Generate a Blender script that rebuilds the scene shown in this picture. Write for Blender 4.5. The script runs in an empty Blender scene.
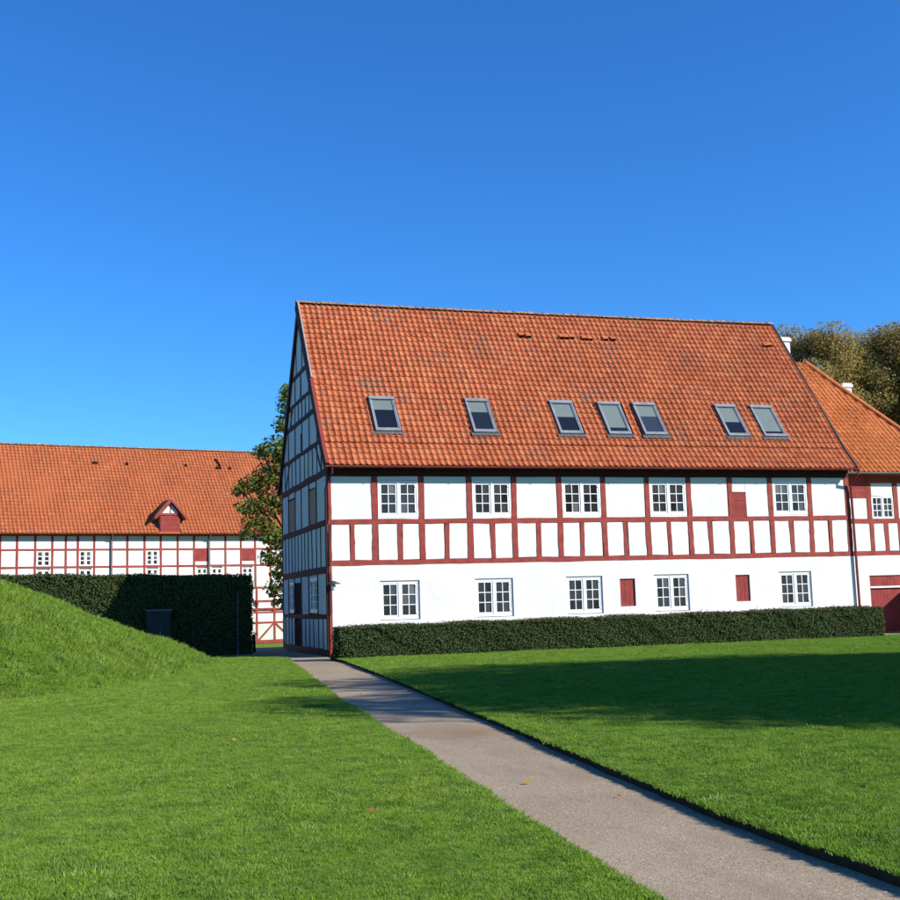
import bpy, bmesh, math, random
import numpy as np
from mathutils import Vector, Matrix
random.seed(7); RNG = np.random.default_rng(11)
scene = bpy.context.scene
COL = scene.collection

# ------------------------------------------------------------------ camera
CAM = Vector((-8.279, -40.856, 1.7))
cr = Vector((0.9549, -0.2943, -0.0287)); cu = Vector((-0.0102, -0.1283, 0.9918)); cf = Vector((0.2953, 0.9474, 0.1249))
cf.normalize(); cr = (cr - cf * cr.dot(cf)).normalized(); cu = cr.cross(cf)
cam = bpy.data.cameras.new('camera'); cam.sensor_width = 36; cam.lens = 1208.33 / 900 * 36
cam.clip_start = .1; cam.clip_end = 3000
co = bpy.data.objects.new('camera', cam); COL.objects.link(co); scene.camera = co
m = Matrix((cr, cu, -cf)).transposed().to_4x4(); m.translation = CAM; co.matrix_world = m

# ------------------------------------------------------------------ sky, sun, exposure
SUN = Vector((1.25, -1.0, .93)).normalized()
EL = math.asin(SUN.z)
world = bpy.data.worlds.new('World'); scene.world = world; world.use_nodes = True
wn = world.node_tree; wn.nodes.clear()
sky = wn.nodes.new('ShaderNodeTexSky'); sky.sky_type = 'NISHITA'; sky.sun_disc = False
sky.sun_elevation = EL; sky.sun_rotation = math.atan2(SUN.x, SUN.y)
sky.air_density = 1.0; sky.dust_density = 0.0; sky.ozone_density = 4.0; sky.altitude = 200
hs = wn.nodes.new('ShaderNodeHueSaturation'); hs.inputs['Saturation'].default_value = 1.15
bg = wn.nodes.new('ShaderNodeBackground'); bg.inputs['Strength'].default_value = .08
wo = wn.nodes.new('ShaderNodeOutputWorld')
tint = wn.nodes.new('ShaderNodeMix'); tint.data_type = 'RGBA'; tint.blend_type = 'MULTIPLY'; tint.inputs[0].default_value = 1; tint.inputs[7].default_value = (.54, 1.12, 1.66, 1)
wn.links.new(sky.outputs[0], hs.inputs['Color']); wn.links.new(hs.outputs[0], tint.inputs[6]); wn.links.new(tint.outputs[2], bg.inputs[0]); wn.links.new(bg.outputs[0], wo.inputs[0])
sl = bpy.data.lights.new('sun', 'SUN'); sl.energy = 5.0; sl.angle = math.radians(.5); sl.color = (1, .95, .87)
so = bpy.data.objects.new('sun', sl); COL.objects.link(so); so.rotation_euler = SUN.to_track_quat('Z', 'Y').to_euler(); so.location = (60, -60, 50)
scene.view_settings.view_transform = 'Standard'; scene.view_settings.look = 'None'
scene.view_settings.gamma = 1; scene.view_settings.exposure = .6

# ------------------------------------------------------------------ materials
class NT:
    def __init__(s, name, rough=.8, spec=.3):
        s.m = bpy.data.materials.new(name); s.m.use_nodes = True; s.t = s.m.node_tree
        s.b = s.t.nodes['Principled BSDF']; s.b.inputs['Roughness'].default_value = rough
        s.b.inputs['Specular IOR Level'].default_value = spec
        s.co = None
    def n(s, typ, **kw):
        nd = s.t.nodes.new(typ)
        for k, v in kw.items():
            if k in nd.inputs: nd.inputs[k].default_value = v
            else: setattr(nd, k, v)
        return nd
    def l(s, a, b): s.t.links.new(a, b)
    def obj(s):
        if s.co is None: s.co = s.n('ShaderNodeTexCoord').outputs['Object']
        return s.co
    def pos(s): return s.n('ShaderNodeNewGeometry').outputs['Position']
    def noise(s, scale, detail=3, rough=.55, vec=None, stretch=None):
        v = vec or s.obj()
        if stretch:
            mp = s.n('ShaderNodeMapping'); mp.inputs['Scale'].default_value = stretch; s.l(v, mp.inputs[0]); v = mp.outputs[0]
        nd = s.n('ShaderNodeTexNoise', Scale=scale, Detail=detail, Roughness=rough); s.l(v, nd.inputs['Vector']); return nd.outputs['Fac']
    def ramp(s, fac, stops):
        r = s.n('ShaderNodeValToRGB'); e = r.color_ramp.elements
        while len(e) < len(stops): e.new(.5)
        for i, (p, c) in enumerate(stops):
            e[i].position = p; e[i].color = (*c, 1) if len(c) == 3 else c
        s.l(fac, r.inputs[0]); return r.outputs[0]
    def mix(s, fac, a, b, mode='MIX'):
        nd = s.n('ShaderNodeMix', data_type='RGBA', blend_type=mode)
        for sock, v in ((nd.inputs[0], fac), (nd.inputs[6], a), (nd.inputs[7], b)):
            if isinstance(v, (int, float)): sock.default_value = v
            elif isinstance(v, tuple): sock.default_value = (*v, 1)
            else: s.l(v, sock)
        return nd.outputs[2]
    def math(s, op, a, b=0.0):
        nd = s.n('ShaderNodeMath', operation=op)
        for sock, v in ((nd.inputs[0], a), (nd.inputs[1], b)):
            if isinstance(v, (int, float)): sock.default_value = v
            else: s.l(v, sock)
        return nd.outputs[0]
    def bump(s, h, strength=.4, dist=.02):
        b = s.n('ShaderNodeBump', Strength=strength, Distance=dist); s.l(h, b.inputs['Height']); s.l(b.outputs[0], s.b.inputs['Normal'])
    def color(s, c): 
        if isinstance(c, tuple): s.b.inputs['Base Color'].default_value = (*c, 1)
        else: s.l(c, s.b.inputs['Base Color'])
    def rnd(s):
        a = s.n('ShaderNodeNewGeometry').outputs['Random Per Island']; b = s.n('ShaderNodeObjectInfo').outputs['Random']
        return s.math('FRACT', s.math('ADD', a, b))
M = {}
def simple(name, c, rough=.6, spec=.3, var=.12, sc=3, bump=0, metal=0):
    k = NT(name, rough, spec); a = tuple(x * (1 - var) for x in c); b = tuple(min(1, x * (1 + var)) for x in c)
    f = k.noise(sc, 4, vec=k.pos()); k.color(k.ramp(f, [(.3, a), (.7, b)])); k.b.inputs['Metallic'].default_value = metal
    if bump: k.bump(k.noise(sc * 12, 4, vec=k.pos()), bump, .01)
    M[name] = k.m; return k

k = NT('white_plaster', .85, .15); P = k.pos()
c = k.ramp(k.noise(.7, 6, .65, vec=P), [(.28, (.66, .645, .61)), (.5, (.71, .695, .66)), (.7, (.74, .725, .69))])
st = k.ramp(k.noise(1.6, 6, .7, vec=P, stretch=(3.5, 3.5, .35)), [(.58, (0, 0, 0)), (.78, (.4,) * 3)]); c = k.mix(st, c, (.52, .49, .43))
sp = k.ramp(k.noise(5, 6, .7, vec=P), [(.27, (1, 1, 1)), (.33, (0, 0, 0))]); c = k.mix(k.math('MULTIPLY', sp, .35), c, (.45, .42, .37))
sz = k.n('ShaderNodeSeparateXYZ'); k.l(P, sz.inputs[0])
dm = k.math('ADD', sz.outputs[2], k.math('MULTIPLY', k.noise(1.4, 5, .7, vec=P), -1.1))
c = k.mix(k.ramp(dm, [(0, (.5,) * 3), (.55, (0, 0, 0))]), c, (.42, .42, .36)); k.color(c)
k.bump(k.math('ADD', k.noise(2.2, 3, vec=P), k.math('MULTIPLY', k.noise(45, 4, vec=P), .25)), .55, .03); M['plaster'] = k.m

def timber(name, dark, light, chip):
    k = NT(name, .75, .2); P = k.pos()
    c = k.ramp(k.noise(3.5, 5, vec=P), [(.3, dark), (.7, light)])
    ch = k.ramp(k.noise(17, 5, .65, vec=P), [(.66, (0, 0, 0)), (.72, (1, 1, 1))])
    c = k.mix(k.math('MULTIPLY', ch, .45), c, chip); k.color(c)
    k.bump(k.noise(26, 5, vec=P), .4, .012); M[name] = k.m
timber('red_timber', (.21, .036, .028), (.34, .062, .046), (.42, .22, .17))
timber('shaded_timber', (.034, .012, .013), (.055, .018, .02), (.08, .04, .04))  # the red timber with shade put into its colour, for gable and eave beam
timber('red_boards', (.2, .032, .028), (.31, .052, .044), (.4, .18, .14))

def tilemat(name, cols, patch):
    k = NT(name, .8, .2); r = k.rnd(); P = k.pos()
    c = k.ramp(r, [(i / (len(cols) - 1), cc) for i, cc in enumerate(cols)])
    big = k.noise(.45, 5, .6, vec=P)
    c = k.mix(k.ramp(big, [(.35, (0, 0, 0)), (.75, (.45,) * 3)]), c, tuple(x * .72 for x in cols[0]))
    # grey weathered patches, thicker over some courses
    w = k.math('MULTIPLY', k.ramp(k.noise(.7, 4, .7, vec=P), [(.52, (0, 0, 0)), (.66, (1, 1, 1))]), k.ramp(k.math('FRACT', k.math('MULTIPLY', r, 7.3)), [(.35, (0, 0, 0)), (.8, (1, 1, 1))]))
    c = k.mix(k.math('MULTIPLY', w, patch), c, (.2, .115, .08))
    li = k.ramp(k.noise(9, 6, .7, vec=P), [(.58, (0, 0, 0)), (.68, (1, 1, 1))])
    c = k.mix(k.math('MULTIPLY', li, .35), c, (.2, .12, .08))
    k.color(c); k.bump(k.noise(30, 4, vec=P), .3, .01); M[name] = k.m
tilemat('old_tile', [(.36, .09, .036), (.45, .119, .046), (.49, .14, .053), (.38, .096, .04), (.53, .168, .065), (.41, .108, .045)], .75)
tilemat('orange_tile', [(.46, .13, .036), (.57, .175, .05), (.51, .15, .043), (.62, .21, .062)], .25)
tilemat('barn_tile', [(.34, .092, .034), (.41, .115, .042), (.37, .105, .038), (.44, .135, .05)], .35)
simple('ridge_tile', (.25, .17, .13), .9, .1, .5, 5, .5)
simple('mortar', (.3, .25, .22), .9, .1, .25, 6, .3)
simple('white_paint', (.8, .8, .78), .45, .4, .03, 2)
simple('zinc', (.2, .21, .23), .45, .4, .2, 3)
simple('dark_metal', (.03, .032, .035), .45, .5, .2, 3)
simple('gutter_red', (.2, .04, .032), .7, .2, .15, 2)
simple('black_paint', (.01, .01, .012), .9, .08, .2, 3)
simple('blind', (.13, .165, .16), .8, .2, .05, 2)
simple('flashing', (.11, .105, .1), .6, .4, .3, 8)
simple('cabinet_paint', (.02, .026, .028), .7, .3, .15, 3)
simple('bark', (.16, .13, .1), .9, .1, .35, 6, .6)
simple('soil', (.045, .033, .022), .95, .1, .3, 9, .5)
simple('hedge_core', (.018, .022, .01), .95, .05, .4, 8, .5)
simple('floor_dark', (.02, .018, .016), .9, .1, .2, 3)
def glass(name, lo, hi, rough):
    k = NT(name, rough, .3); k.color(k.ramp(k.n('ShaderNodeObjectInfo').outputs['Random'], [(0, lo), (.75, hi), (.86, tuple(x * 1.3 for x in hi)), (1, tuple(x * 2.8 for x in hi))])); M[name] = k.m
    k.bump(k.noise(1.3, 2, vec=k.pos()), .04, .02)
glass('pane', (.012, .012, .013), (.05, .05, .052), .08)
glass('sky_glass', (.008, .011, .018), (.014, .018, .026), .06)

k = NT('brick_infill', .9, .1); P = k.pos()
mp = k.n('ShaderNodeMapping'); mp.inputs['Rotation'].default_value = (math.radians(90), 0, math.radians(90)); 
sx = k.n('ShaderNodeSeparateXYZ'); k.l(P, sx.inputs[0]); cx = k.n('ShaderNodeCombineXYZ'); k.l(sx.outputs[1], cx.inputs[0]); k.l(sx.outputs[2], cx.inputs[1])
bt = k.n('ShaderNodeTexBrick', Scale=1.0); bt.inputs['Brick Width'].default_value = .22; bt.inputs['Row Height'].default_value = .07; bt.inputs['Mortar Size'].default_value = .008
bt.inputs['Color1'].default_value = (.62, .33, .23, 1); bt.inputs['Color2'].default_value = (.5, .25, .18, 1); bt.inputs['Mortar'].default_value = (.32, .28, .25, 1)
k.l(cx.outputs[0], bt.inputs['Vector']); k.color(bt.outputs['Color']); M['brick'] = k.m

def leafmat(name, cols, trans=.35, rough=.6):
    k = NT(name, rough, .3); r = k.rnd(); P = k.pos()
    c = k.ramp(r, [(i / (len(cols) - 1), cc) for i, cc in enumerate(cols)])
    c = k.mix(k.ramp(k.noise(.55, 4, vec=P), [(.35, (0, 0, 0)), (.7, (.7,) * 3)]), c, cols[len(cols) // 2])
    k.color(c)
    tr = k.n('ShaderNodeBsdfTranslucent'); k.l(c, tr.inputs[0]); mx = k.n('ShaderNodeMixShader'); mx.inputs[0].default_value = trans
    k.l(k.b.outputs[0], mx.inputs[1]); k.l(tr.outputs[0], mx.inputs[2]); k.l(mx.outputs[0], k.t.nodes['Material Output'].inputs[0]); M[name] = k.m; return k
leafmat('hedge_leaf', [(.036, .07, .015), (.08, .12, .03), (.055, .09, .022), (.125, .155, .05), (.09, .095, .035)], .3, .85)
leafmat('hedge_top_leaf', [(.09, .075, .025), (.13, .085, .03), (.07, .075, .022), (.15, .09, .04)], .2, .8)
leafmat('chestnut_leaf', [(.11, .19, .03), (.19, .26, .045), (.15, .22, .038), (.31, .32, .055), (.27, .23, .05)], .5)
leafmat('beech_leaf', [(.26, .235, .06), (.38, .31, .09), (.30, .265, .075), (.46, .28, .09), (.34, .21, .08)], .5)
leafmat('fallen', [(.28, .1, .015), (.34, .17, .03), (.2, .07, .012)], .1)
simple('leaf_plain', (.05, .07, .02))

# lawn ground and grass blades share their colour field
def grass_color(k, P):
    a = k.noise(.35, 4, .6, vec=P); b = k.noise(2.6, 4, .6, vec=P)
    c = k.ramp(a, [(.28, (.23, .40, .032)), (.5, (.285, .455, .043)), (.75, (.355, .485, .056))])
    c = k.mix(k.ramp(b, [(.34, (.7,) * 3), (.56, (0, 0, 0))]), c, (.1, .23, .02))
    d = k.ramp(k.noise(.8, 5, .7, vec=P), [(.70, (0, 0, 0)), (.78, (.6,) * 3)])
    return k.mix(d, c, (.3, .28, .1))
k = NT('lawn', .9, .1); P = k.pos(); c = grass_color(k, P)
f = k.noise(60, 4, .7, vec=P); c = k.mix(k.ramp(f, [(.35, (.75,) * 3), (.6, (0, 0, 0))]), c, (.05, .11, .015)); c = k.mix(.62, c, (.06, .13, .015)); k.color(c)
k.bump(f, .8, .03); M['lawn'] = k.m
k = NT('grass_blade', .8, .1); P = k.pos(); c = grass_color(k, P)
r = k.n('ShaderNodeObjectInfo').outputs['Random']
c = k.mix(k.ramp(r, [(.0, (0, 0, 0)), (.8, (.2,) * 3), (.92, (.55,) * 3), (1, (.9,) * 3)]), c, (.46, .54, .2)); c = k.mix(k.ramp(k.math('FRACT', k.math('MULTIPLY', r, 13.7)), [(0, (.55,) * 3), (.3, (0, 0, 0))]), c, (.07, .17, .02)); k.color(c)
tr = k.n('ShaderNodeBsdfTranslucent'); k.l(c, tr.inputs[0]); mx = k.n('ShaderNodeMixShader'); mx.inputs[0].default_value = .5
k.l(k.b.outputs[0], mx.inputs[1]); k.l(tr.outputs[0], mx.inputs[2]); k.l(mx.outputs[0], k.t.nodes['Material Output'].inputs[0]); M['blade'] = k.m

k = NT('gravel', .95, .1); P = k.pos()
c = k.ramp(k.noise(.5, 5, .6, vec=P), [(.3, (.285, .215, .133)), (.55, (.335, .258, .162)), (.75, (.385, .30, .19))])
v = k.n('ShaderNodeTexVoronoi', Scale=75.0); k.l(P, v.inputs['Vector'])
vc = k.n('ShaderNodeSeparateColor'); k.l(v.outputs['Color'], vc.inputs[0])
c = k.mix(k.ramp(vc.outputs[0], [(.0, (.6,) * 3), (.35, (0, 0, 0))]), c, (.12, .095, .08))
c = k.mix(k.ramp(vc.outputs[1], [(.8, (0, 0, 0)), (1, (.7,) * 3)]), c, (.5, .45, .4))
wet = k.ramp(k.noise(.8, 4, .6, vec=P, stretch=(1.6, .5, 1)), [(.6, (0, 0, 0)), (.72, (.55,) * 3)])
c = k.mix(wet, c, (.25, .175, .115))
# one damp worn hollow across the path
dv = k.n('ShaderNodeVectorMath', operation='SUBTRACT'); k.l(P, dv.inputs[0]); dv.inputs[1].default_value = (-3.35, -25.2, -.03)
dsx = k.n('ShaderNodeVectorMath', operation='MULTIPLY'); k.l(dv.outputs[0], dsx.inputs[0]); dsx.inputs[1].default_value = (.75, .36, 1)
dl = k.n('ShaderNodeVectorMath', operation='LENGTH'); k.l(dsx.outputs[0], dl.inputs[0])
dd_ = k.math('ADD', dl.outputs['Value'], k.math('MULTIPLY', k.noise(1.7, 5, .7, vec=P), .9))
c = k.mix(k.ramp(dd_, [(.55, (.75,) * 3), (1.0, (0, 0, 0))]), c, (.23, .15, .085))
rut = k.ramp(k.noise(2.2, 5, .65, vec=P, stretch=(1.2, .35, 1)), [(.35, (.4,) * 3), (.5, (0, 0, 0))]); c = k.mix(rut, c, (.24, .175, .12)); k.color(c)
k.bump(k.math('ADD', v.outputs['Distance'], k.noise(25, 4, vec=P)), .3, .008); M['gravel'] = k.m

# ------------------------------------------------------------------ mesh helpers
class MB:
    def __init__(s): s.v = []; s.f = []; s.mi = []; s.cm = 0
    def add(s, vs, fs):
        o = len(s.v); s.v += [tuple(x) for x in vs]; s.f += [tuple(i + o for i in f) for f in fs]; s.mi += [s.cm] * len(fs); return s
    def box(s, x0, x1, y0, y1, z0, z1):
        return s.add([(x, y, z) for z in (z0, z1) for y in (y0, y1) for x in (x0, x1)], [(0, 2, 3, 1), (4, 5, 7, 6), (0, 1, 5, 4), (2, 6, 7, 3), (0, 4, 6, 2), (1, 3, 7, 5)])
    def loft(s, rings, close=True, caps=True):
        n = len(rings[0]); vs = [p for r in rings for p in r]; fs = []
        for i in range(len(rings) - 1):
            for j in range(n if close else n - 1):
                a = i * n + j; b = i * n + (j + 1) % n; fs.append((a, b, b + n, a + n))
        if caps and close: fs += [tuple(range(n))[::-1], tuple((len(rings) - 1) * n + j for j in range(n))]
        return s.add(vs, fs)
    def tube(s, pts, r, n=8):
        pts = [Vector(p) for p in pts]; rs = r if isinstance(r, (list, tuple)) else [r] * len(pts); rings = []
        for i, p in enumerate(pts):
            t = (pts[min(i + 1, len(pts) - 1)] - pts[max(i - 1, 0)]).normalized()
            u = t.cross(Vector((0, 0, 1)) if abs(t.z) < .9 else Vector((1, 0, 0))).normalized(); w = t.cross(u)
            rings.append([p + (u * math.cos(a) + w * math.sin(a)) * rs[i] for a in [2 * math.pi * q / n for q in range(n)]])
        return s.loft(rings)
    def prism(s, poly, fn, o0, o1, bevel=0):      # poly in (a, z), extruded between outs o0 < o1
        n = len(poly); back = [fn(a, o0, z) for a, z in poly]
        rings = [back, [fn(a, o1 - bevel, z) for a, z in poly]]
        if bevel:
            ca = sum(p[0] for p in poly) / n; cz = sum(p[1] for p in poly) / n
            q = []
            for a, z in poly:
                d = math.hypot(a - ca, z - cz) or 1; kf = max(0, 1 - bevel * 1.3 / d); q.append((ca + (a - ca) * kf, cz + (z - cz) * kf))
            rings.append([fn(a, o1, z) for a, z in q])
        return s.loft(rings)
def mesh(name, mb, mats, recalc=True, smooth=False):
    me = bpy.data.meshes.new(name); me.from_pydata(mb.v, [], mb.f)
    for mt in (mats if isinstance(mats, (list, tuple)) else [mats]): me.materials.append(M[mt])
    if any(mb.mi): me.polygons.foreach_set('material_index', mb.mi)
    if recalc:
        bm = bmesh.new(); bm.from_mesh(me); bmesh.ops.recalc_face_normals(bm, faces=bm.faces); bm.to_mesh(me); bm.free()
    if smooth: me.polygons.foreach_set('use_smooth', [True] * len(me.polygons))
    me.update(); return me
def link(name, me, parent=None, kind=None, label=None):
    o = bpy.data.objects.new(name, me); COL.objects.link(o)
    if parent: o.parent = parent
    if kind: o['kind'] = kind
    if label: o['label'] = label
    return o
def obj(name, mb, mat, parent=None, kind=None, label=None, recalc=True, smooth=False):
    return link(name, mesh(name, mb, mat, recalc, smooth), parent, kind, label)
def tag(o, label, cat, group=None):
    o['label'] = label; o['category'] = cat
    if group: o['group'] = group
    return o
def thing(name, label, cat, loc=(0, 0, 0), rz=0, group=None):
    o = bpy.data.objects.new(name, None); COL.objects.link(o); o.location = loc; o.rotation_euler = (0, 0, rz); o.empty_display_size = .3
    return tag(o, label, cat, group)
def nmesh(name, V, F, mat, parent=None, kind=None, smooth=False):     # numpy arrays, all quads or all tris
    me = bpy.data.meshes.new(name); n = F.shape[1]
    me.vertices.add(len(V)); me.vertices.foreach_set('co', V.astype(np.float32).ravel())
    me.loops.add(F.size); me.loops.foreach_set('vertex_index', F.astype(np.int32).ravel())
    me.polygons.add(len(F)); me.polygons.foreach_set('loop_start', np.arange(0, F.size, n, dtype=np.int32))
    me.update(calc_edges=True); me.materials.append(M[mat])
    if smooth: me.polygons.foreach_set('use_smooth', [True] * len(F))
    return link(name, me, parent, kind)
J = lambda s: random.uniform(-s, s)
def clip(poly, a, b, c):                # keep a*x + b*z <= c
    out = []
    for i in range(len(poly)):
        p, q = poly[i], poly[(i + 1) % len(poly)]; dp = a * p[0] + b * p[1] - c; dq = a * q[0] + b * q[1] - c
        if dp <= 0: out.append(p)
        if (dp < 0) != (dq < 0) and abs(dp - dq) > 1e-9:
            t = dp / (dp - dq); out.append((p[0] + (q[0] - p[0]) * t, p[1] + (q[1] - p[1]) * t))
    return out
def beam_poly(a0, z0, a1, z1, w, seg=4, jit=.012):
    d = Vector((a1 - a0, z1 - z0)); L = d.length; d /= L; n = Vector((-d.y, d.x)); up = []; dn = []
    for i in range(seg + 1):
        p = Vector((a0, z0)) + d * (L * i / seg); j = 0 if i in (0, seg) else 1
        up.append(tuple(p + n * (w / 2 + J(jit) * j))); dn.append(tuple(p - n * (w / 2 + J(jit) * j)))
    return up + dn[::-1]
class Wall:
    """timbers, panels and windows laid on one wall plane; fn(a, out, z) gives the point"""
    def __init__(s, fn, parent, tm='red_timber', clips=()): s.fn = fn; s.p = parent; s.tm = tm; s.clips = clips
    def cut(s, poly):
        for c in s.clips: poly = clip(poly, *c)
        return poly
    def beam(s, name, a0, z0, a1, z1, w, out=0., back=-.05, seg=4, jit=.012, mat=None):
        poly = beam_poly(a0, z0, a1, z1, w, seg, jit)
        if s.clips: poly = s.cut(poly)
        if len(poly) < 3: return
        # split long beams into convex-ish strips by lofting pairs when unclipped
        mb = MB()
        if len(poly) == 2 * (seg + 1):
            n = seg + 1; rings = []
            for i in range(n):
                u, d = poly[i], poly[2 * n - 1 - i]
                rings.append([s.fn(u[0], back, u[1]), s.fn(u[0], out, u[1]), s.fn(d[0], out, d[1]), s.fn(d[0], back, d[1])])
            mb.loft(rings)
        else: mb.prism(poly, s.fn, back, out)
        return obj(name, mb, mat or s.tm, s.p)
    def panel(s, a0, a1, z0, z1, out=-.016, back=-.06, mat='plaster', name='wall_panel', jit=.014, bevel=.014):
        poly = [(a0 + J(jit), z0 + J(jit)), (a1 + J(jit), z0 + J(jit)), (a1 + J(jit), z1 + J(jit)), (a0 + J(jit), z1 + J(jit))]
        poly = s.cut(poly)
        if len(poly) < 3: return
        area = abs(sum(poly[i][0] * poly[(i + 1) % len(poly)][1] - poly[(i + 1) % len(poly)][0] * poly[i][1] for i in range(len(poly)))) / 2
        if area < .02: return
        return obj(name, MB().prism(poly, s.fn, back, out, bevel), mat, s.p)
    def bars(s, mb, a0, a1, z0, z1, w, o0, o1, wb=None):
        wb = wb or w; q = [(a0, z0), (a1, z0), (a1, z1), (a0, z1)]
        for r in ((a0, a0 + w, z0, z1), (a1 - w, a1, z0, z1), (a0 + w, a1 - w, z0, z0 + wb), (a0 + w, a1 - w, z1 - w, z1)):
            mb.prism([(r[0], r[2]), (r[1], r[2]), (r[1], r[3]), (r[0], r[3])], s.fn, o0, o1)
    def rect(s, mb, a0, a1, z0, z1, o0, o1): mb.prism([(a0, z0), (a1, z0), (a1, z1), (a0, z1)], s.fn, o0, o1); return mb
    def window(s, a0, a1, z0, z1, out=0., cols=2, rows=3, fw=.07, sw=.055, gb=.028, mull=.075, hinge=True):
        mb = MB(); s.bars(mb, a0, a1, z0, z1, fw, out - .09, out, fw * 1.25)
        ac = (a0 + a1) / 2; s.rect(mb, ac - mull / 2, ac + mull / 2, z0 + fw * 1.25, z1 - fw, out - .09, out + .008)
        s.rect(mb, a0 + fw, a1 - fw, z0 + fw, z1 - fw, out - .1, out - .088)      # dark room behind is the pane itself
        w = obj('window', mb, 'white_paint', s.p)
        for b0, b1 in ((a0 + fw + .004, ac - mull / 2 - .004), (ac + mull / 2 + .004, a1 - fw - .004)):
            m2 = MB(); zz0, zz1 = z0 + fw * 1.25 + .004, z1 - fw - .004
            s.bars(m2, b0, b1, zz0, zz1, sw, out - .06, out - .012)
            g0, g1, h0, h1 = b0 + sw, b1 - sw, zz0 + sw, zz1 - sw
            xs = [g0 + (g1 - g0) * i / cols for i in range(cols + 1)]; zs = [h0 + (h1 - h0) * i / rows for i in range(rows + 1)]
            for x in xs[1:-1]: s.rect(m2, x - gb / 2, x + gb / 2, h0, h1, out - .05, out - .022)
            for z in zs[1:-1]: s.rect(m2, g0, g1, z - gb / 2, z + gb / 2, out - .05, out - .02)
            if hinge:
                e = b0 if b0 < ac - .2 else b1
                for z in (zz0 + .12, zz1 - .12): s.rect(m2, e - .045, e + .03, z - .02, z + .02, out - .012, out + .006)
            obj('sash', m2, 'white_paint', w)
            for i in range(cols):
                for j in range(rows):
                    t = J(.0025); mp = MB()
                    x0, x1, y0, y1 = xs[i] + gb / 2, xs[i + 1] - gb / 2, zs[j] + gb / 2, zs[j + 1] - gb / 2
                    vs = [s.fn(x0, out - .04 + t, y0), s.fn(x1, out - .04 - t, y0), s.fn(x1, out - .04 - t + J(.002), y1), s.fn(x0, out - .04 + t, y1)]
                    mp.add(vs, [(0, 1, 2, 3)]); mp.add([Vector(v) for v in [s.fn(x0, out - .046, y0), s.fn(x1, out - .046, y0), s.fn(x1, out - .046, y1), s.fn(x0, out - .046, y1)]], [(0, 1, 2, 3)])
                    obj('pane', mp, 'pane', w, recalc=False)
        return w
    def pierced(s, a0, a1, z0, z1, holes, depth=.12, out=0., name='plaster_wall', mat='plaster'):
        """front face with real openings and their reveals"""
        xs = sorted({a0, a1, *[h[0] for h in holes], *[h[1] for h in holes]}); zs = sorted({z0, z1, *[h[2] for h in holes], *[h[3] for h in holes]})
        mb = MB()
        for i in range(len(xs) - 1):
            for j in range(len(zs) - 1):
                cx, cz = (xs[i] + xs[i + 1]) / 2, (zs[j] + zs[j + 1]) / 2
                if any(h[0] < cx < h[1] and h[2] < cz < h[3] for h in holes): continue
                mb.add([s.fn(xs[i], out, zs[j]), s.fn(xs[i + 1], out, zs[j]), s.fn(xs[i + 1], out, zs[j + 1]), s.fn(xs[i], out, zs[j + 1])], [(0, 1, 2, 3)])
        for h in list(holes) + [(a0, a1, z0, z1)]:
            c4 = [(h[0], h[2]), (h[1], h[2]), (h[1], h[3]), (h[0], h[3])]
            for q in range(4):
                (p, z), (p2, z2) = c4[q], c4[(q + 1) % 4]
                mb.add([s.fn(p, out, z), s.fn(p2, out, z2), s.fn(p2, out - depth, z2), s.fn(p, out - depth, z)], [(0, 1, 2, 3)])
        return obj(name, mb, mat, s.p, recalc=False)
    def planks(s, a0, a1, z0, z1, w, out=0., th=.03, mat='red_boards', name='plank', vertical=True):
        n = max(1, round(((a1 - a0) if vertical else (z1 - z0)) / w))
        for i in range(n):
            mb = MB(); t = out + J(.004)
            if vertical: s.rect(mb, a0 + (a1 - a0) * i / n + .004, a0 + (a1 - a0) * (i + 1) / n - .004, z0, z1 + J(.008), t - th, t)
            else: s.rect(mb, a0, a1, z0 + (z1 - z0) * i / n + .004, z0 + (z1 - z0) * (i + 1) / n - .004, t - th, t)
            obj(name, mb, mat, s.p)

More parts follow.
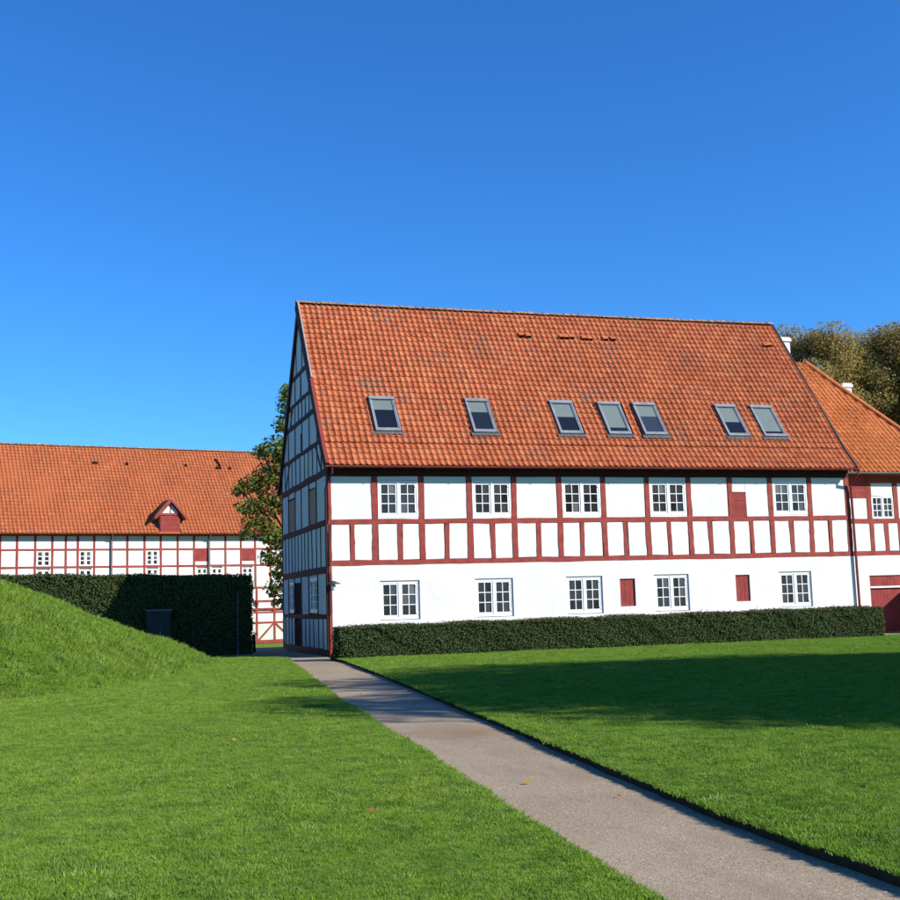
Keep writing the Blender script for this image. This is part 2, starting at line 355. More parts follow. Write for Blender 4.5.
# ------------------------------------------------------------------ pantiles
def tile_shape(w, l, seg=6, amp=.035, th=.024):
    """one S-shaped pantile; x across, y up the slope, z out of the roof. lower edge at y=0 rides on the course below"""
    V = []; n = seg + 1
    xs = np.linspace(0, w * 1.03, n)
    def h(u): return amp * (math.cos(2 * math.pi * u) * .8 + .35 * math.cos(4 * math.pi * u + .6))
    for (y, lift) in ((0, .042), (l * .5, .031), (l * 1.13, .012)):
        V += [(x, y, h(x / w) + lift) for x in xs]
    V += [(x, .004, h(x / w) + .042 - th) for x in xs]
    F = []
    for r in range(2): F += [(r * n + i, r * n + i + 1, (r + 1) * n + i + 1, (r + 1) * n + i) for i in range(seg)]
    F += [(3 * n + i, 3 * n + i + 1, i + 1, i) for i in range(seg)]
    return np.array(V), np.array(F)
class Slope:
    """a roof slope by profile points (d out along run, z) from eave to ridge; frame maps (a, run, z)->xyz"""
    wavy = False
    def __init__(s, prof, fn):
        s.p = [Vector(q) for q in prof]; s.fn = fn; s.L = [0]
        for i in range(len(prof) - 1): s.L.append(s.L[-1] + (s.p[i + 1] - s.p[i]).length)
        s.len = s.L[-1]
    def at(s, d):
        i = 0
        while i < len(s.p) - 2 and d > s.L[i + 1]: i += 1
        t = (s.p[i + 1] - s.p[i]).normalized(); return s.p[i] + t * (d - s.L[i]), t
    def pt(s, a, d, out=0.):
        q, t = s.at(d); n = Vector((-t.y, t.x)); wv = .022 * math.sin(a * .83 + d * .6) + .014 * math.sin(a * 2.1 - d * 1.3) + .01 * math.sin(a * .37 + 1); q = q + n * (out + (wv * math.sin(math.pi * min(1, max(0, d / s.len))) if s.wavy else 0)); return Vector(s.fn(a, q.x, q.y))
    def mat(s, a, d):
        o = s.pt(a, d); y = (s.pt(a, d + .02) - o).normalized(); x = (s.pt(a + 1, d) - o).normalized(); z = x.cross(y)
        m = Matrix((x, y, z)).transposed().to_4x4(); m.translation = o; return m
def lay_tiles(slope, a0, a1, w, course, mat, parent, keep=lambda a, d: True, single=0, order=None, seg=6, name='roof_tile'):
    """the `single` tiles sorted first by `order` become objects of their own, the rest is one mesh"""
    V, F = tile_shape(w, course, seg); spots = []
    nc = int((a1 - a0) / w); nr = int(slope.len / course)
    cr_ = slope.len / nr
    for r in range(nr):
        for c in range(nc):
            a = a0 + c * w; d = r * cr_
            if keep(a + w / 2, d + cr_ / 2): spots.append((a, d, r, c))
    if order: spots.sort(key=order)
    me = None
    allV = []; allF = []; k0 = 0; slope.wavy = True
    for i, (a, d, r, c) in enumerate(spots):
        m = slope.mat(a + J(.006), d + J(.014)) @ Matrix.Rotation(J(.022), 4, 'Z') @ Matrix.Rotation(J(.016), 4, 'X')
        if i < single:
            if me is None:
                mb = MB(); mb.v = [tuple(v) for v in V]; mb.f = [tuple(f) for f in F]; mb.mi = [0] * len(F); me = mesh(name, mb, mat, False, True)
            o = link(name, me, parent); o.matrix_local = m
        else:
            A = np.array(m); allV.append(V @ A[:3, :3].T + A[:3, 3]); allF.append(F + k0); k0 += len(V)
    slope.wavy = False
    if allV: nmesh(name + 's', np.concatenate(allV), np.concatenate(allF), mat, parent, 'stuff', True)
def ridge_caps(p0, p1, n, r, mat, parent, name='ridge_tile', sag=0):
    p0, p1 = Vector(p0), Vector(p1); d = (p1 - p0) / n; ln = d.length; t = d.normalized()
    u = t.cross(Vector((0, 0, 1))).normalized(); w = u.cross(t); mb = MB(); rings = []
    for q, rr in ((-.03, r * 1.08), (.25, r), (1.02, r * .93)):
        rings.append([Vector((q * ln, math.cos(a) * rr, math.sin(a) * rr * .8)) for a in [math.pi * k / 6 for k in range(7)]] + [Vector((q * ln, math.cos(a) * (rr - .02), math.sin(a) * (rr - .02) * .8)) for a in [math.pi * k / 6 for k in range(6, -1, -1)]])
    mb.loft(rings); me = mesh(name, mb, mat)
    for i in range(n):
        o = link(name, me, parent); M4 = Matrix((t, u, w)).transposed().to_4x4(); M4.translation = p0 + d * i + Vector((0, 0, J(.006) - sag * math.sin(math.pi * (i + .5) / n))); o.matrix_local = M4 @ Matrix.Rotation(J(.03), 4, 'X')

# ================================================================== GROUND
PL = [(-6.2, -80), (-5.75, -52), (-5.42, -41), (-5.11, -34.42), (-4.98, -32.97), (-4.87, -31.52), (-4.37, -26.77), (-3.68, -18.97), (-2.53, -9.12), (-1.53, .07)]
PR = [(-4.3, -80), (-3.95, -52), (-3.75, -41), (-3.65, -34.61), (-3.62, -33.54), (-3.5, -31.95), (-3.18, -29.3), (-2.66, -24.79), (-2.14, -20.13), (-1.21, -11.96), (-.52, -5.2), (-.43, -3.95)]
def dense(poly, step, jit):
    out = []
    for i in range(len(poly)):
        p, q = Vector(poly[i]), Vector(poly[(i + 1) % len(poly)]); L = (q - p).length; n = max(1, int(L / step)) if L < 90 else 1
        for k in range(n):
            v = p.lerp(q, k / n); out.append((v.x + (J(jit) if k else 0), v.y + (J(jit) if k else 0)))
    return out
lawnL = [q for q in PL] + [(-1.72, 1.5), (-2.1, 2.6), (-2.75, 3.45), (-4.2, 4.1), (-8, 4.5), (-40, 4.6), (-200, 4.6), (-200, -80)]
lawnR = [q for q in PR] + [(-.42, -2.1), (20.2, -2.1), (60, -2.1), (200, -2.1), (200, -80)]
LZ, RZ = 0.0, .05
def slab(name, poly, z, depth, mat):
    mb = MB(); n = len(poly); vs = [(x, y, z) for x, y in poly] + [(x, y, z - depth) for x, y in poly]
    mb.add(vs, [tuple(range(n))] + [(i, (i + 1) % n, n + (i + 1) % n, n + i) for i in range(n)])
    me = bpy.data.meshes.new(name); me.from_pydata(mb.v, [], mb.f)
    for q in mat: me.materials.append(M[q])
    me.polygons.foreach_set('material_index', [0] + [1] * n)
    bm = bmesh.new(); bm.from_mesh(me); bmesh.ops.triangulate(bm, faces=[f for f in bm.faces if len(f.verts) > 4]); bmesh.ops.recalc_face_normals(bm, faces=bm.faces); bm.to_mesh(me); bm.free()
    return link(name, me, None, 'structure')
dL = dense(lawnL, .25, .018); dR = dense(lawnR, .25, .018)
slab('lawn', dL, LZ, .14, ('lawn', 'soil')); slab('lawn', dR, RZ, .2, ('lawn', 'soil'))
# gravel yard and path, one sheet under the lawn slabs
def grid(name, xs, ys, zf, mat):
    nx, ny = len(xs), len(ys); V = np.array([(x, y, zf(x, y)) for y in ys for x in xs]); F = np.array([(j * nx + i, j * nx + i + 1, (j + 1) * nx + i + 1, (j + 1) * nx + i) for j in range(ny - 1) for i in range(nx - 1)])
    return nmesh(name, V, F, mat, None, 'structure', True)
def yz(x, y): return -.03 + .008 * math.sin(x * 2.1 + y * .7) - (0 if y < 6 else min(.06, (y - 6) * .008)) 
grid('path', np.linspace(-30, 45, 76), np.linspace(-80, 14.5, 190), yz, 'gravel')
def gz_(x, y): return -.22 - .33 * max(0., min(1., (y - 12) / 10)) - (.0 if y < 60 else min(3, (y - 60) * .01))
grid('ground', [-1500, -400, -120, -60, -30, -15, 0, 15, 30, 60, 120, 400, 1500], [-1500, -400, -120, -60, -20, 0, 12, 14.6, 17, 20, 22, 30, 45, 60, 90, 200, 500, 1500], lambda x, y: gz_(x, y), 'lawn')
# bank of the mound on the left
CX = [-26, -16, -12.5, -10.06, -9.35, -8.15, -6.77, -5.6, -4.5, -3.9]
CY_ = [-14.5, -12, -10.2, -8.73, -7.9, -6.1, -4.4, -2.9, -1.3, -.6]
CZ = [4.0, 3.6, 3.1, 2.47, 2.20, 1.70, 1.13, .70, .28, 0.0]
FX = [-26, -16, -12, -9.71, -8.56, -6.49, -5.2, -3.9]; FY = [-24, -19, -16, -14.42, -13.3, -9.59, -5.2, -.75]
def mound_pt(x, t):
    yc = np.interp(x, CX, CY_); zc = np.interp(x, CX, CZ); yf = np.interp(x, FX, FY)
    if t <= 1:
        y = yf + (yc - yf) * t; s = 1 - (1 - t) ** 1.75; s *= min(1, .35 + t * 6)
        return y, zc * s
    q = t - 1; yb = yc + zc * 2.0 + .3; return yc + (yb - yc) * q, zc * (1 - q * q * (3 - 2 * q))
def bumpy(x, y): return (.035 * math.sin(x * 1.9 + math.sin(y * 1.3)) + .03 * math.sin(y * 2.3 + x * .8) + .02 * math.sin(x * 5.1 - y * 3.7))
mx_ = np.concatenate([np.linspace(-26, -12, 30), np.linspace(-11.8, -3.9, 64)]); mt = np.concatenate([np.linspace(0, .18, 12)[:-1], np.linspace(.18, 1, 34), np.linspace(1.05, 2, 18)])
MV = []
for x in mx_:
    for t in mt:
        y, z = mound_pt(x, t); z2 = z + bumpy(x, y) * min(1, z * 1.6); MV.append((x, y, z2 - (.03 if t in (0, 2) else 0)))
nt = len(mt); MV = np.array(MV); MF = np.array([(i * nt + j, (i + 1) * nt + j, (i + 1) * nt + j + 1, i * nt + j + 1) for i in range(len(mx_) - 1) for j in range(nt - 1)])
nmesh('mound', MV, MF, 'lawn', None, 'structure', True)

# ================================================================== MAIN HOUSE
L, W = 20.95, 9.82
H = thing('half_timbered_house', 'long white half-timbered house with red beams and seven roof windows in its red tile roof', 'house')
fr = lambda a, o, z: Vector((a, -o, z)); gb_ = lambda a, o, z: Vector((-o, a, z))
# solid core behind the infill, closed to the roof
core = MB()
cp = [(.2, 0), (W - .2, 0), (W - .2, 6.2), (W / 2, 12.85), (.2, 6.2)]
core.loft([[Vector((x, y, z - .05)) for y, z in cp] for x in (.2, L - .2)]); obj('wall_core', core, 'plaster', H)
F = Wall(fr, H)
Xp = [.05, 1.66, 3.35, 5.13, 6.82, 8.59, 10.34, 12.12, 13.86, 15.62, 17.38, 19.13, 20.86]
Xs = [.83, 2.55, 4.25, 5.98, 7.73, 9.43, 11.2, 12.97, 14.71, 16.47, 18.25, 19.97]
zb0, zb1, zr0, zr1, zt = 3.045, 3.215, 4.47, 4.63, 6.13
F.beam('timber_rail', 0, (zb0 + zb1) / 2, L, (zb0 + zb1) / 2, zb1 - zb0, .006, seg=40, jit=.016)
F.beam('timber_rail', 0, (zr0 + zr1) / 2, L, (zr0 + zr1) / 2, zr1 - zr0, .001, seg=40, jit=.02)
F.beam('eave_beam', 0, 6.3, L, 6.3, .34, .006, seg=20, jit=.01, mat='shaded_timber')  # shadow under the eave is in the beam's colour
for i, x in enumerate(Xp):
    w = .19 if 0 < i < 12 else (.1 if i == 0 else .2)
    F.beam('timber_post', x + J(.03), zb1, x + J(.03) - .015, zr0 + .002, w, .004, jit=.016, seg=6)
    F.beam('timber_post', x + J(.025), zr1 - .002, x + J(.025), zt + .01, w, .004, jit=.016, seg=6)
for x in Xs: F.beam('timber_stud', x + J(.03), zb1 - .002, x + J(.045) - .01, zr0 + .002, .155, .002, jit=.016, seg=6)
allx = sorted(Xp + Xs)
for i in range(len(allx) - 1):
    wl = .055 if i == 0 else .1 if allx[i] in Xp else .085; wr = .1 if allx[i + 1] in Xp else .085
    F.panel(allx[i] + wl, allx[i + 1] - wr, zb1, zr0)
upwin = {1: 2.515, 3: 5.993, 5: 9.476, 7: 12.98, 10: 18.294}
for i in range(12):
    a0, a1 = Xp[i] + (.1 if i else .055), Xp[i + 1] - .1
    if i in upwin:
        F.panel(a0, a1, 5.98, zt + .02, out=-.005, name='wall_panel')
        F.window(a0 + .012, a1 - .012, 4.7, 5.975, out=-.01)
        F.panel(a0, a1, zr1, 4.695, name='wall_panel', jit=.002, bevel=.004)
    elif i == 9:
        F.panel(a0 + .58, a1, zr1, zt + .02); F.panel(a0, a0 + .575, 5.56, zt + .02)
        F.planks(a0, a0 + .57, zr1, 5.55, .3, out=-.002, vertical=False)
    else: F.panel(a0, a1, zr1, zt + .02)
gw = [2.488, 5.9545, 9.434, 12.955, 18.249]; gz0, gz1 = 1.16, 2.486
holes = [(c - .72, c + .72, gz0 - .02, gz1 + .01) for c in gw]
sh = [(10.846, 11.464, 1.363, 2.375), (15.648, 16.256, 1.416, 2.415)]
F.pierced(.102, L, 0, zb0 - .002, holes + sh, .14, out=-.002)
F.beam('timber_post', .05, 0, .05, zb0 + .002, .1, .004, jit=.015, seg=6)
for c in gw: F.window(c - .705, c + .705, gz0, gz1, out=-.05)
for s_ in sh:
    F.planks(s_[0] + .01, s_[1] - .01, s_[2] + .01, s_[3] - .01, .2, out=-.055, name='shutter_board')
F.rect(q := MB(), .104, L, 0, .14, -.01, .025); obj('plinth', q, 'mortar', H)
# iron nail heads and small stains keep to the plaster material; soffit and eave
EZ, EY, KZ, KY, RZ_, RY = 6.47, -.44, 7.165, .19, 13.436, W / 2
q = MB(); q.box(-.12, L + .12, -.36, .06, 6.44, 6.475); obj('soffit_board', q, 'red_timber', H)

# gable wall
off = .19; tn = (13.436 - 6.48) / (W / 2 + .35)
# inside of rakes: z <= 6.48 + tn*(y+.35) - off
clips = [(-tn, 1, 6.48 + tn * .35 - off), (tn, 1, 6.48 + tn * (W + .35) - off)]
G = Wall(gb_, H, 'shaded_timber', clips)  # gable timbers use the red darkened to stand for shade
rails = [(.1, .2), (1.32, .15), (2.93, .24), (4.56, .2), (6.33, .24), (7.53, .16), (8.82, .18), (9.65, .14), (10.73, .18)]
for z, w in rails:
    y0 = max(.1, (z + off - 6.48) / tn - .35 + .02); G.beam('timber_rail', y0, z, W - y0, z, w, .006, seg=10, jit=.02)
bands = [
 (0, [(.33, .1), (1.21, .07), (2.06, .07), (3.0, .07), (3.8, .07), (4.59, .07), (5.43, .12), (6.93, .12), (7.61, .07), (8.3, .07), (9.1, .07)]),
 (1, [(.31, .12), (2.1, .14), (3.85, .14), (5.39, .14), (6.95, .14), (8.32, .14)]),
 (2, [(.42, .1), (1.42, .1), (2.25, .1), (3.11, .1), (3.84, .1), (4.58, .1), (5.24, .1), (6.02, .1), (6.69, .1), (7.41, .1), (8.16, .1), (8.95, .1)]),
 (3, [(.43, .14), (2.16, .16), (3.57, .16), (5.19, .14), (6.55, .14), (8.11, .16)]),
 (4, [(1.1, .1), (1.91, .09), (2.77, .09), (3.59, .09), (4.41, .09), (5.36, .09), (6.28, .09), (7.18, .09), (7.97, .09), (8.8, .09)]),
 (5, [(1.83, .13), (3.35, .13), (4.85, .13), (6.37, .13), (7.94, .13)]),
 (6, [(2.5, .1), (3.27, .1), (4.06, .1), (4.77, .1), (5.54, .1), (6.37, .1), (7.2, .1)]),
 (7, [(3.3, .12), (4.98, .2), (6.21, .12)]),
 (8, [(3.9, .08), (4.65, .1), (5.9, .08)])]
ends = [r[0] for r in rails] + [13.3]; wid = [r[1] for r in rails] + [.1]
for b, studs in bands:
    z0 = ends[b] + wid[b] / 2 - .004; z1 = ends[b + 1] - wid[b + 1] / 2 + .004
    c0 = .33 if b < 4 else .12
    studs = [q_ for q_ in studs if q_[0] > c0 + .1]
    ys = [c0 / 2 + .002] + [s[0] for s in studs] + [W - .12]; ws = [c0] + [s[1] for s in studs] + [.22]
    for i, (y, w) in enumerate(zip(ys, ws)):
        G.beam('timber_stud', y + J(.03), z0, y + J(.03), z1, w, .002, seg=4, jit=.014)
    for i in range(len(ys) - 1):
        a0 = ys[i] + ws[i] / 2; a1 = ys[i + 1] - ws[i + 1] / 2
        if a1 - a0 < .1: continue
        mid = (a0 + a1) / 2
        if b == 0 and 5.5 < mid < 6.9: continue
        if b == 1 and 5.4 < mid < 6.9:
            G.panel(a0, a1, 2.62, z1); continue
        if b == 1 and 7 < mid < 8.3:
            G.window(a0 + .02, a1 - .02, 1.45, 2.66, out=-.02, cols=2, rows=3); G.panel(a0, a1, 2.67, z1, jit=.004); continue
        if b == 1 and 2.1 < mid < 3.8:
            G.window(a0 + .02, a1 - .02, 1.45, 2.72, out=-.02, cols=2, rows=4); G.panel(a0, a1, 2.73, z1, jit=.004); continue
        if b == 3 and (2.2 < mid < 3.5 or 6.6 < mid < 8.1):
            G.panel(a0, a1, z0, 5.95, mat='brick', name='brick_panel'); G.panel(a0, a1, 6.0, z1); continue
        G.panel(a0, a1, z0, z1)
# loading hatch notch, diagonal braces, dark door
q = MB(); G.rect(q, 4.93, 5.12, 7.63, 8.33, -.03, .004); obj('timber_stud', q, 'shaded_timber', H)
for (a0, z0, a1, z1) in ((1.05, 6.4, 2.2, 7.5), (W - 1.05, 6.4, W - 2.2, 7.5), (2.35, 8.85, 3.0, 9.6), (W - 2.35, 8.85, W - 3.0, 9.6)):
    G.beam('timber_brace', a0, z0, a1, z1, .12, .005, jit=.01)
d_ = MB(); G.rect(d_, 5.5, 6.88, .0, 2.58, -.06, -.03); door = obj('door', d_, 'black_paint', H)
for i in range(7):
    q = MB(); G.rect(q, 5.52 + i * .194, 5.52 + i * .194 + .185, .02, 2.56, -.03, -.012 + J(.003)); obj('door_plank', q, 'black_paint', door)
q = MB(); q.tube([gb_(5.62, .0, 1.1), gb_(5.62, .06, 1.1), gb_(5.74, .06, 1.1)], .012, 6); obj('handle', q, 'zinc', door)
# plain right-hand gable
G2 = Wall(lambda a, o, z: Vector((L + o, a, z)), H, 'red_timber', clips)
for z, w in rails[2:]:
    y0 = max(.1, (z + off - 6.48) / tn - .33); G2.beam('timber_rail', y0, z, W - y0, z, w, .004, seg=4)
for y in (.15, 2.4, 4.9, 7.3, W - .15): G2.beam('timber_stud', y, 0, y, 12.6, .18, .002, seg=6)
G2.panel(.05, W - .05, 0, 13.4, out=-.03)

# roof
S1 = Slope([(EY, EZ), (KY, KZ), (RY, RZ_)], lambda a, r, z: (a, r, z))
S2 = Slope([(EY, EZ), (KY, KZ), (RY, RZ_)], lambda a, r, z: (a, W - r, z))
for S in (S1, S2):
    mb = MB(); prof = [S.pt(0, d, -.055) for d in (0, S.L[1], S.len)]
    und = [S.pt(0, d, -.13) for d in (0.02, S.L[1], S.len - .02)]
    mb.loft([[Vector((x, p.y, p.z - .012)) for p in prof] + [Vector((x, p.y, p.z)) for p in und[::-1]] for x in (-.05, L + .1)])
    obj('roof_deck', mb, 'old_tile', H)
skyl = [(1.90, 2.84), (5.58, 6.48), (8.98, 9.92), (10.98, 11.91), (12.47, 13.42), (16.07, 17.0), (17.68, 18.67)]
SD0, SD1 = 1.62, 3.32     # along the slope (from the plain rake start)
dofs = .09
def keep(a, d): return not any(a0 - .03 < a < a1 + .03 and SD0 + dofs + .05 < d < SD1 + dofs - .02 for a0, a1 in skyl)
TW, TC = .2235, .292
def near(s): return (s[0] + 8.3) ** 2 + (s[1] * .55 + 2) ** 2 * 1.2
lay_tiles(S1, -.03, L + .1, TW, TC, 'old_tile', H, keep, 300, near)
ridge_caps((-.14, RY, RZ_ + .03), (L + .14, RY, RZ_ + .03), 66, .13, 'ridge_tile', H, sag=.03)
# verge strips on both ends
def verge(S, x0, x1, mat, parent, top=.1, bot=-.2, name='verge_board'):
    mb = MB(); ds = [0, S.L[1] * .5, S.L[1], S.L[1] + .6, S.len]
    rings = []
    for d in ds:
        p, q2 = S.pt(0, d, top), S.pt(0, d, bot); rings.append([Vector((x0, p.y, p.z)), Vector((x1, p.y, p.z)), Vector((x1, q2.y, q2.z)), Vector((x0, q2.y, q2.z))])
    mb.loft(rings); return obj(name, mb, mat, parent)
verge(S1, -.15, -.025, 'gutter_red', H); verge(S2, -.09, -.025, 'shaded_timber', H, .1, -.16)
verge(S1, -.165, -.152, 'shaded_timber', H, .085, -.24, 'barge_board')
verge(S1, L + .09, L + .15, 'dark_metal', H, .075, -.2); verge(S2, L + .09, L + .165, 'dark_metal', H)
mb = MB(); mb.tube([S1.pt(-.087, d, .105) for d in np.linspace(S1.len * .5, S1.len, 12)], .045, 6); obj('verge_mortar', mb, 'mortar', H)
# gutter and downpipes
mb = MB(); rings = []
for x in (-.16, L + .18):
    rings.append([Vector((x, EY - .05 + .075 * math.cos(t), EZ - .015 + .075 * math.sin(t))) for t in np.linspace(math.pi, 2 * math.pi, 9)] + [Vector((x, EY - .05 + .062 * math.cos(t), EZ - .012 + .062 * math.sin(t))) for t in np.linspace(2 * math.pi, math.pi, 9)])
mb.loft(rings); gut = obj('gutter', mb, 'gutter_red', H)
gi = mesh('gutter_bracket', MB().box(-.012, .012, -.06, .3, -.1, -.085), 'gutter_red')
for i in range(14): o = link('gutter_bracket', gi, gut); o.location = (.4 + i * 1.55, EY - .05, EZ)
mb = MB(); mb.tube([(L + .1, EY - .05, EZ - .08), (L + .1, EY - .05, EZ - .22), (L + .0, -.12, EZ - .62), (L + .02, -.09, 5.6), (L + .05, -.09, .25)], .05, 8); obj('downpipe', mb, 'gutter_red', H)
mb = MB(); mb.tube([(.06, EY - .05, EZ - .08), (.06, EY - .03, EZ - .3)], .045, 8); mb.tube([(.06, EY - .03, EZ - .28), (.02, -.12, EZ - .45), (-.07, .03, EZ - .8)], .04, 8); mb.tube([(-.07, .03, EZ - .78), (-.06, .06, .2)], .04, 8); obj('downpipe', mb, 'shaded_timber', H)
# skylights
def skylight(a0, a1, blind):
    d0, d1 = SD0 + dofs, SD1 + dofs
    def bx(mb, u0, u1, v0, v1, o0, o1):
        mb.loft([[S1.pt(u0, v, o) for v, o in ((v0, o0), (v1, o0), (v1, o1), (v0, o1))], [S1.pt(u1, v, o) for v, o in ((v0, o0), (v1, o0), (v1, o1), (v0, o1))]])
    mb = MB(); f = .058
    bx(mb, a0, a0 + f, d0, d1, 0, .12); bx(mb, a1 - f, a1, d0, d1, 0, .12); bx(mb, a0 + f, a1 - f, d0, d0 + .1, 0, .118); bx(mb, a0 + f, a1 - f, d1 - f, d1, 0, .118)
    bx(mb, a0 - .01, a1 + .01, d1 - .1, d1 + .05, .121, .15)
    s = obj('skylight', mb, 'zinc', H)
    mb = MB(); g = f + .042
    for r in ((a0 + f, a0 + g, d0 + .1, d1 - f), (a1 - g, a1 - f, d0 + .1, d1 - f), (a0 + g, a1 - g, d0 + .1, d0 + .15), (a0 + g, a1 - g, d1 - f - .05, d1 - f)): bx(mb, *r, .05, .105)
    obj('sash', mb, 'zinc', s)
    mid = d1 - g - (d1 - d0 - .3) * blind
    mb = MB(); bx(mb, a0 + g, a1 - g, d0 + .15, mid, .06, .075); obj('pane', mb, 'sky_glass', s)
    mb = MB(); bx(mb, a0 + g, a1 - g, mid, d1 - g, .06, .0745); obj('blind', mb, 'blind', s)
    mb = MB()
    for i in range(12):      # ribbed apron below the window
        u0 = a0 - .1 + (a1 - a0 + .2) * i / 12; bx(mb, u0, u0 + (a1 - a0 + .2) / 12 * .55, d0 - .15, d0 - .01, .0, .075)
        bx(mb, u0 + (a1 - a0 + .2) / 12 * .55, u0 + (a1 - a0 + .2) / 12, d0 - .15, d0 - .01, .0, .06)
    obj('flashing', mb, 'flashing', s)
    mb = MB(); bx(mb, a0 - .05, a0 - .003, d0 - .02, d1 + .08, .01, .075); bx(mb, a1 + .003, a1 + .05, d0 - .02, d1 + .08, .01, .075); obj('side_flashing', mb, 'dark_metal', s)
for (a0, a1), bl in zip(skyl, (.36, .38, .5, .88, .42, .58, .93)): skylight(a0, a1, bl)
# raised vent tiles high on the roof
for x in (8.85, 9.15, 10.6, 10.82, 11.05, 11.6, 11.85, 12.55, 12.9, 20.1, 20.3):
    mb = MB(); d = 7.25 + J(.03); u = .1
    mb.add([S1.pt(x - u, d, .04), S1.pt(x + u, d, .04), S1.pt(x + u, d, .135), S1.pt(x - u, d, .135), S1.pt(x + u, d + .3, .06), S1.pt(x - u, d + .3, .06)], [(0, 1, 2, 3), (3, 2, 4, 5), (0, 3, 5), (1, 4, 2)])
    obj('vent_tile', mb, 'old_tile', H)
    mb = MB(); mb.add([S1.pt(x - u * .95, d - .03, .03), S1.pt(x + u * .95, d - .03, .03), S1.pt(x + u * .95, d - .006, .15), S1.pt(x - u * .95, d - .006, .15)], [(0, 1, 2, 3)]); obj('vent_mouth', mb, 'black_paint', H)
# wall lamp at the corner
mb = MB(); mb.tube([(.02, -.01, 2.5), (.02, -.16, 2.52), (.06, -.3, 2.5)], .018, 6)
mb.loft([[Vector((.08 + r * math.cos(t), -.3 + r * math.sin(t), z)) for t in [2 * math.pi * k_ / 14 for k_ in range(14)]] for r, z in ((.27, 2.42), (.24, 2.45), (.1, 2.5), (.05, 2.53))])
la = obj('wall_lamp', mb, 'dark_metal', H)
mb = MB(); mb.loft([[Vector((.08 + r * math.cos(t), -.3 + r * math.sin(t), z)) for t in [2 * math.pi * k_ / 10 for k_ in range(10)]] for r, z in ((.02, 2.2), (.085, 2.25), (.09, 2.35), (.06, 2.42))]); obj('lamp_glass', mb, 'white_paint', la, smooth=True)

# ================================================================== WING ON THE RIGHT
WY = 1.0; WX = L + .22
Wg = thing('half_timbered_wing', 'lower half-timbered wing with hipped orange tile roof and red plank doors at the right edge', 'house', (WX, WY, 0))
ax, ay, az = 23.75, 6.5, 12.15           # hip apex in world
bx_ = 27.0                               # right front eave corner
toL = lambda p: Vector((p[0] - WX, p[1] - WY, p[2]))
fw = lambda a, o, z: Vector((a - WX, -o, z))
Q = Wall(fw, Wg)
mb = MB(); mb.box(.02, bx_ - WX - .5, .25, 12, 0, 6.2); obj('wall_core', mb, 'plaster', Wg)
Q.beam('timber_rail', WX, 3.17, bx_ - .45, 3.17, .17, .004, seg=8); Q.beam('timber_rail', WX, 4.48, bx_ - .45, 4.48, .18, 0, seg=8)
Q.beam('eave_beam', WX, 6.18, bx_ - .45, 6.18, .3, .006, seg=6)
ups = [22.57, 23.85, 25.2, 26.4]
for x in ups: Q.beam('timber_post', x, 4.565, x + J(.03), 6.05, .21, .003)
for x in (WX + .09, 22.62, 23.32, 23.98, 24.7, 25.4, 26.1, 26.45): Q.beam('timber_stud', x, 3.25, x + J(.03), 4.395, .18, .002)
lx = [WX + .09, 22.62, 23.32, 23.98, 24.7, 25.4, 26.1, 26.45]
for i in range(len(lx) - 1): Q.panel(lx[i] + .09, lx[i + 1] - .09, 3.255, 4.39)
Q.beam('timber_post', WX + .1, 4.565, WX + .1, 6.05, .2, .003)
Q.planks(WX + .2, 22.47, 5.42, 6.04, .2, out=0, vertical=False); Q.panel(WX + .2, 22.46, 4.57, 5.41)
Q.panel(22.68, 23.74, 5.5, 6.04); Q.window(22.69, 23.73, 4.575, 5.49, out=-.01, fw=.035, sw=.035, gb=.03, mull=.06)
for i in range(1, len(ups) - 1): Q.panel(ups[i] + .11, ups[i + 1] - .11, 4.57, 6.04)
Q.pierced(WX, bx_ - .5, 0, 3.083, [(22.33, 25.2, 0.005, 2.28)], .16, out=-.002)
Q.planks(22.35, 25.18, 1.86, 2.26, .17, out=-.05); Q.rect(q := MB(), 22.34, 24.4, 1.775, 1.845, -.05, .012); obj('door_lintel', q, 'white_paint', Wg)
Q.planks(22.35, 25.18, .02, 1.77, .17, out=-.07)
# door leaf standing open towards the lawn with slanting brace
O = Wall(lambda a, o, z: Vector((24.0 - WX + o - .12 * a, -a, z)), Wg)
O.planks(.05, 1.25, .04, 1.72, .17, out=.02, name='door_leaf_plank'); O.beam('door_brace', .1, 1.66, 1.15, .3, .16, -.025, back=-.06, mat='red_boards')
ez = 6.44
Sw = Slope([(-.42, ez), (.15, ez + .55), (ay - WY, az)], lambda a, r, z: (a - WX, r, z))
Rx = lambda d: None
def hipx(d):                              # x of right hip at distance d up the slope
    p, _ = Sw.at(d); return bx_ + (ax - bx_) * ((p.x + .42) / (ay - WY + .42)) ** .93
lay_tiles(Sw, L + .3, bx_, TW, TC, 'orange_tile', Wg, lambda a, d: a < hipx(d) - .02, 0, None)
mb = MB(); ds = list(np.linspace(0, Sw.len, 10))
mb.loft([[Sw.pt(L + .25, d, -.01) for d in ds] + [Sw.pt(L + .25, d, -.1) for d in ds[::-1]], [Sw.pt(max(hipx(d), L + .3), d, -.01) for d in ds] + [Sw.pt(max(hipx(d), L + .3), d, -.1) for d in ds[::-1]]]); obj('roof_deck', mb, 'orange_tile', Wg)
hp = [Sw.pt(hipx(d), d, .0) for d in ds]
for i in range(9): ridge_caps(hp[i] + Vector((0, 0, -.02)), hp[i + 1] + Vector((0, 0, -.02)), 3, .155, 'orange_tile', Wg, 'hip_tile')
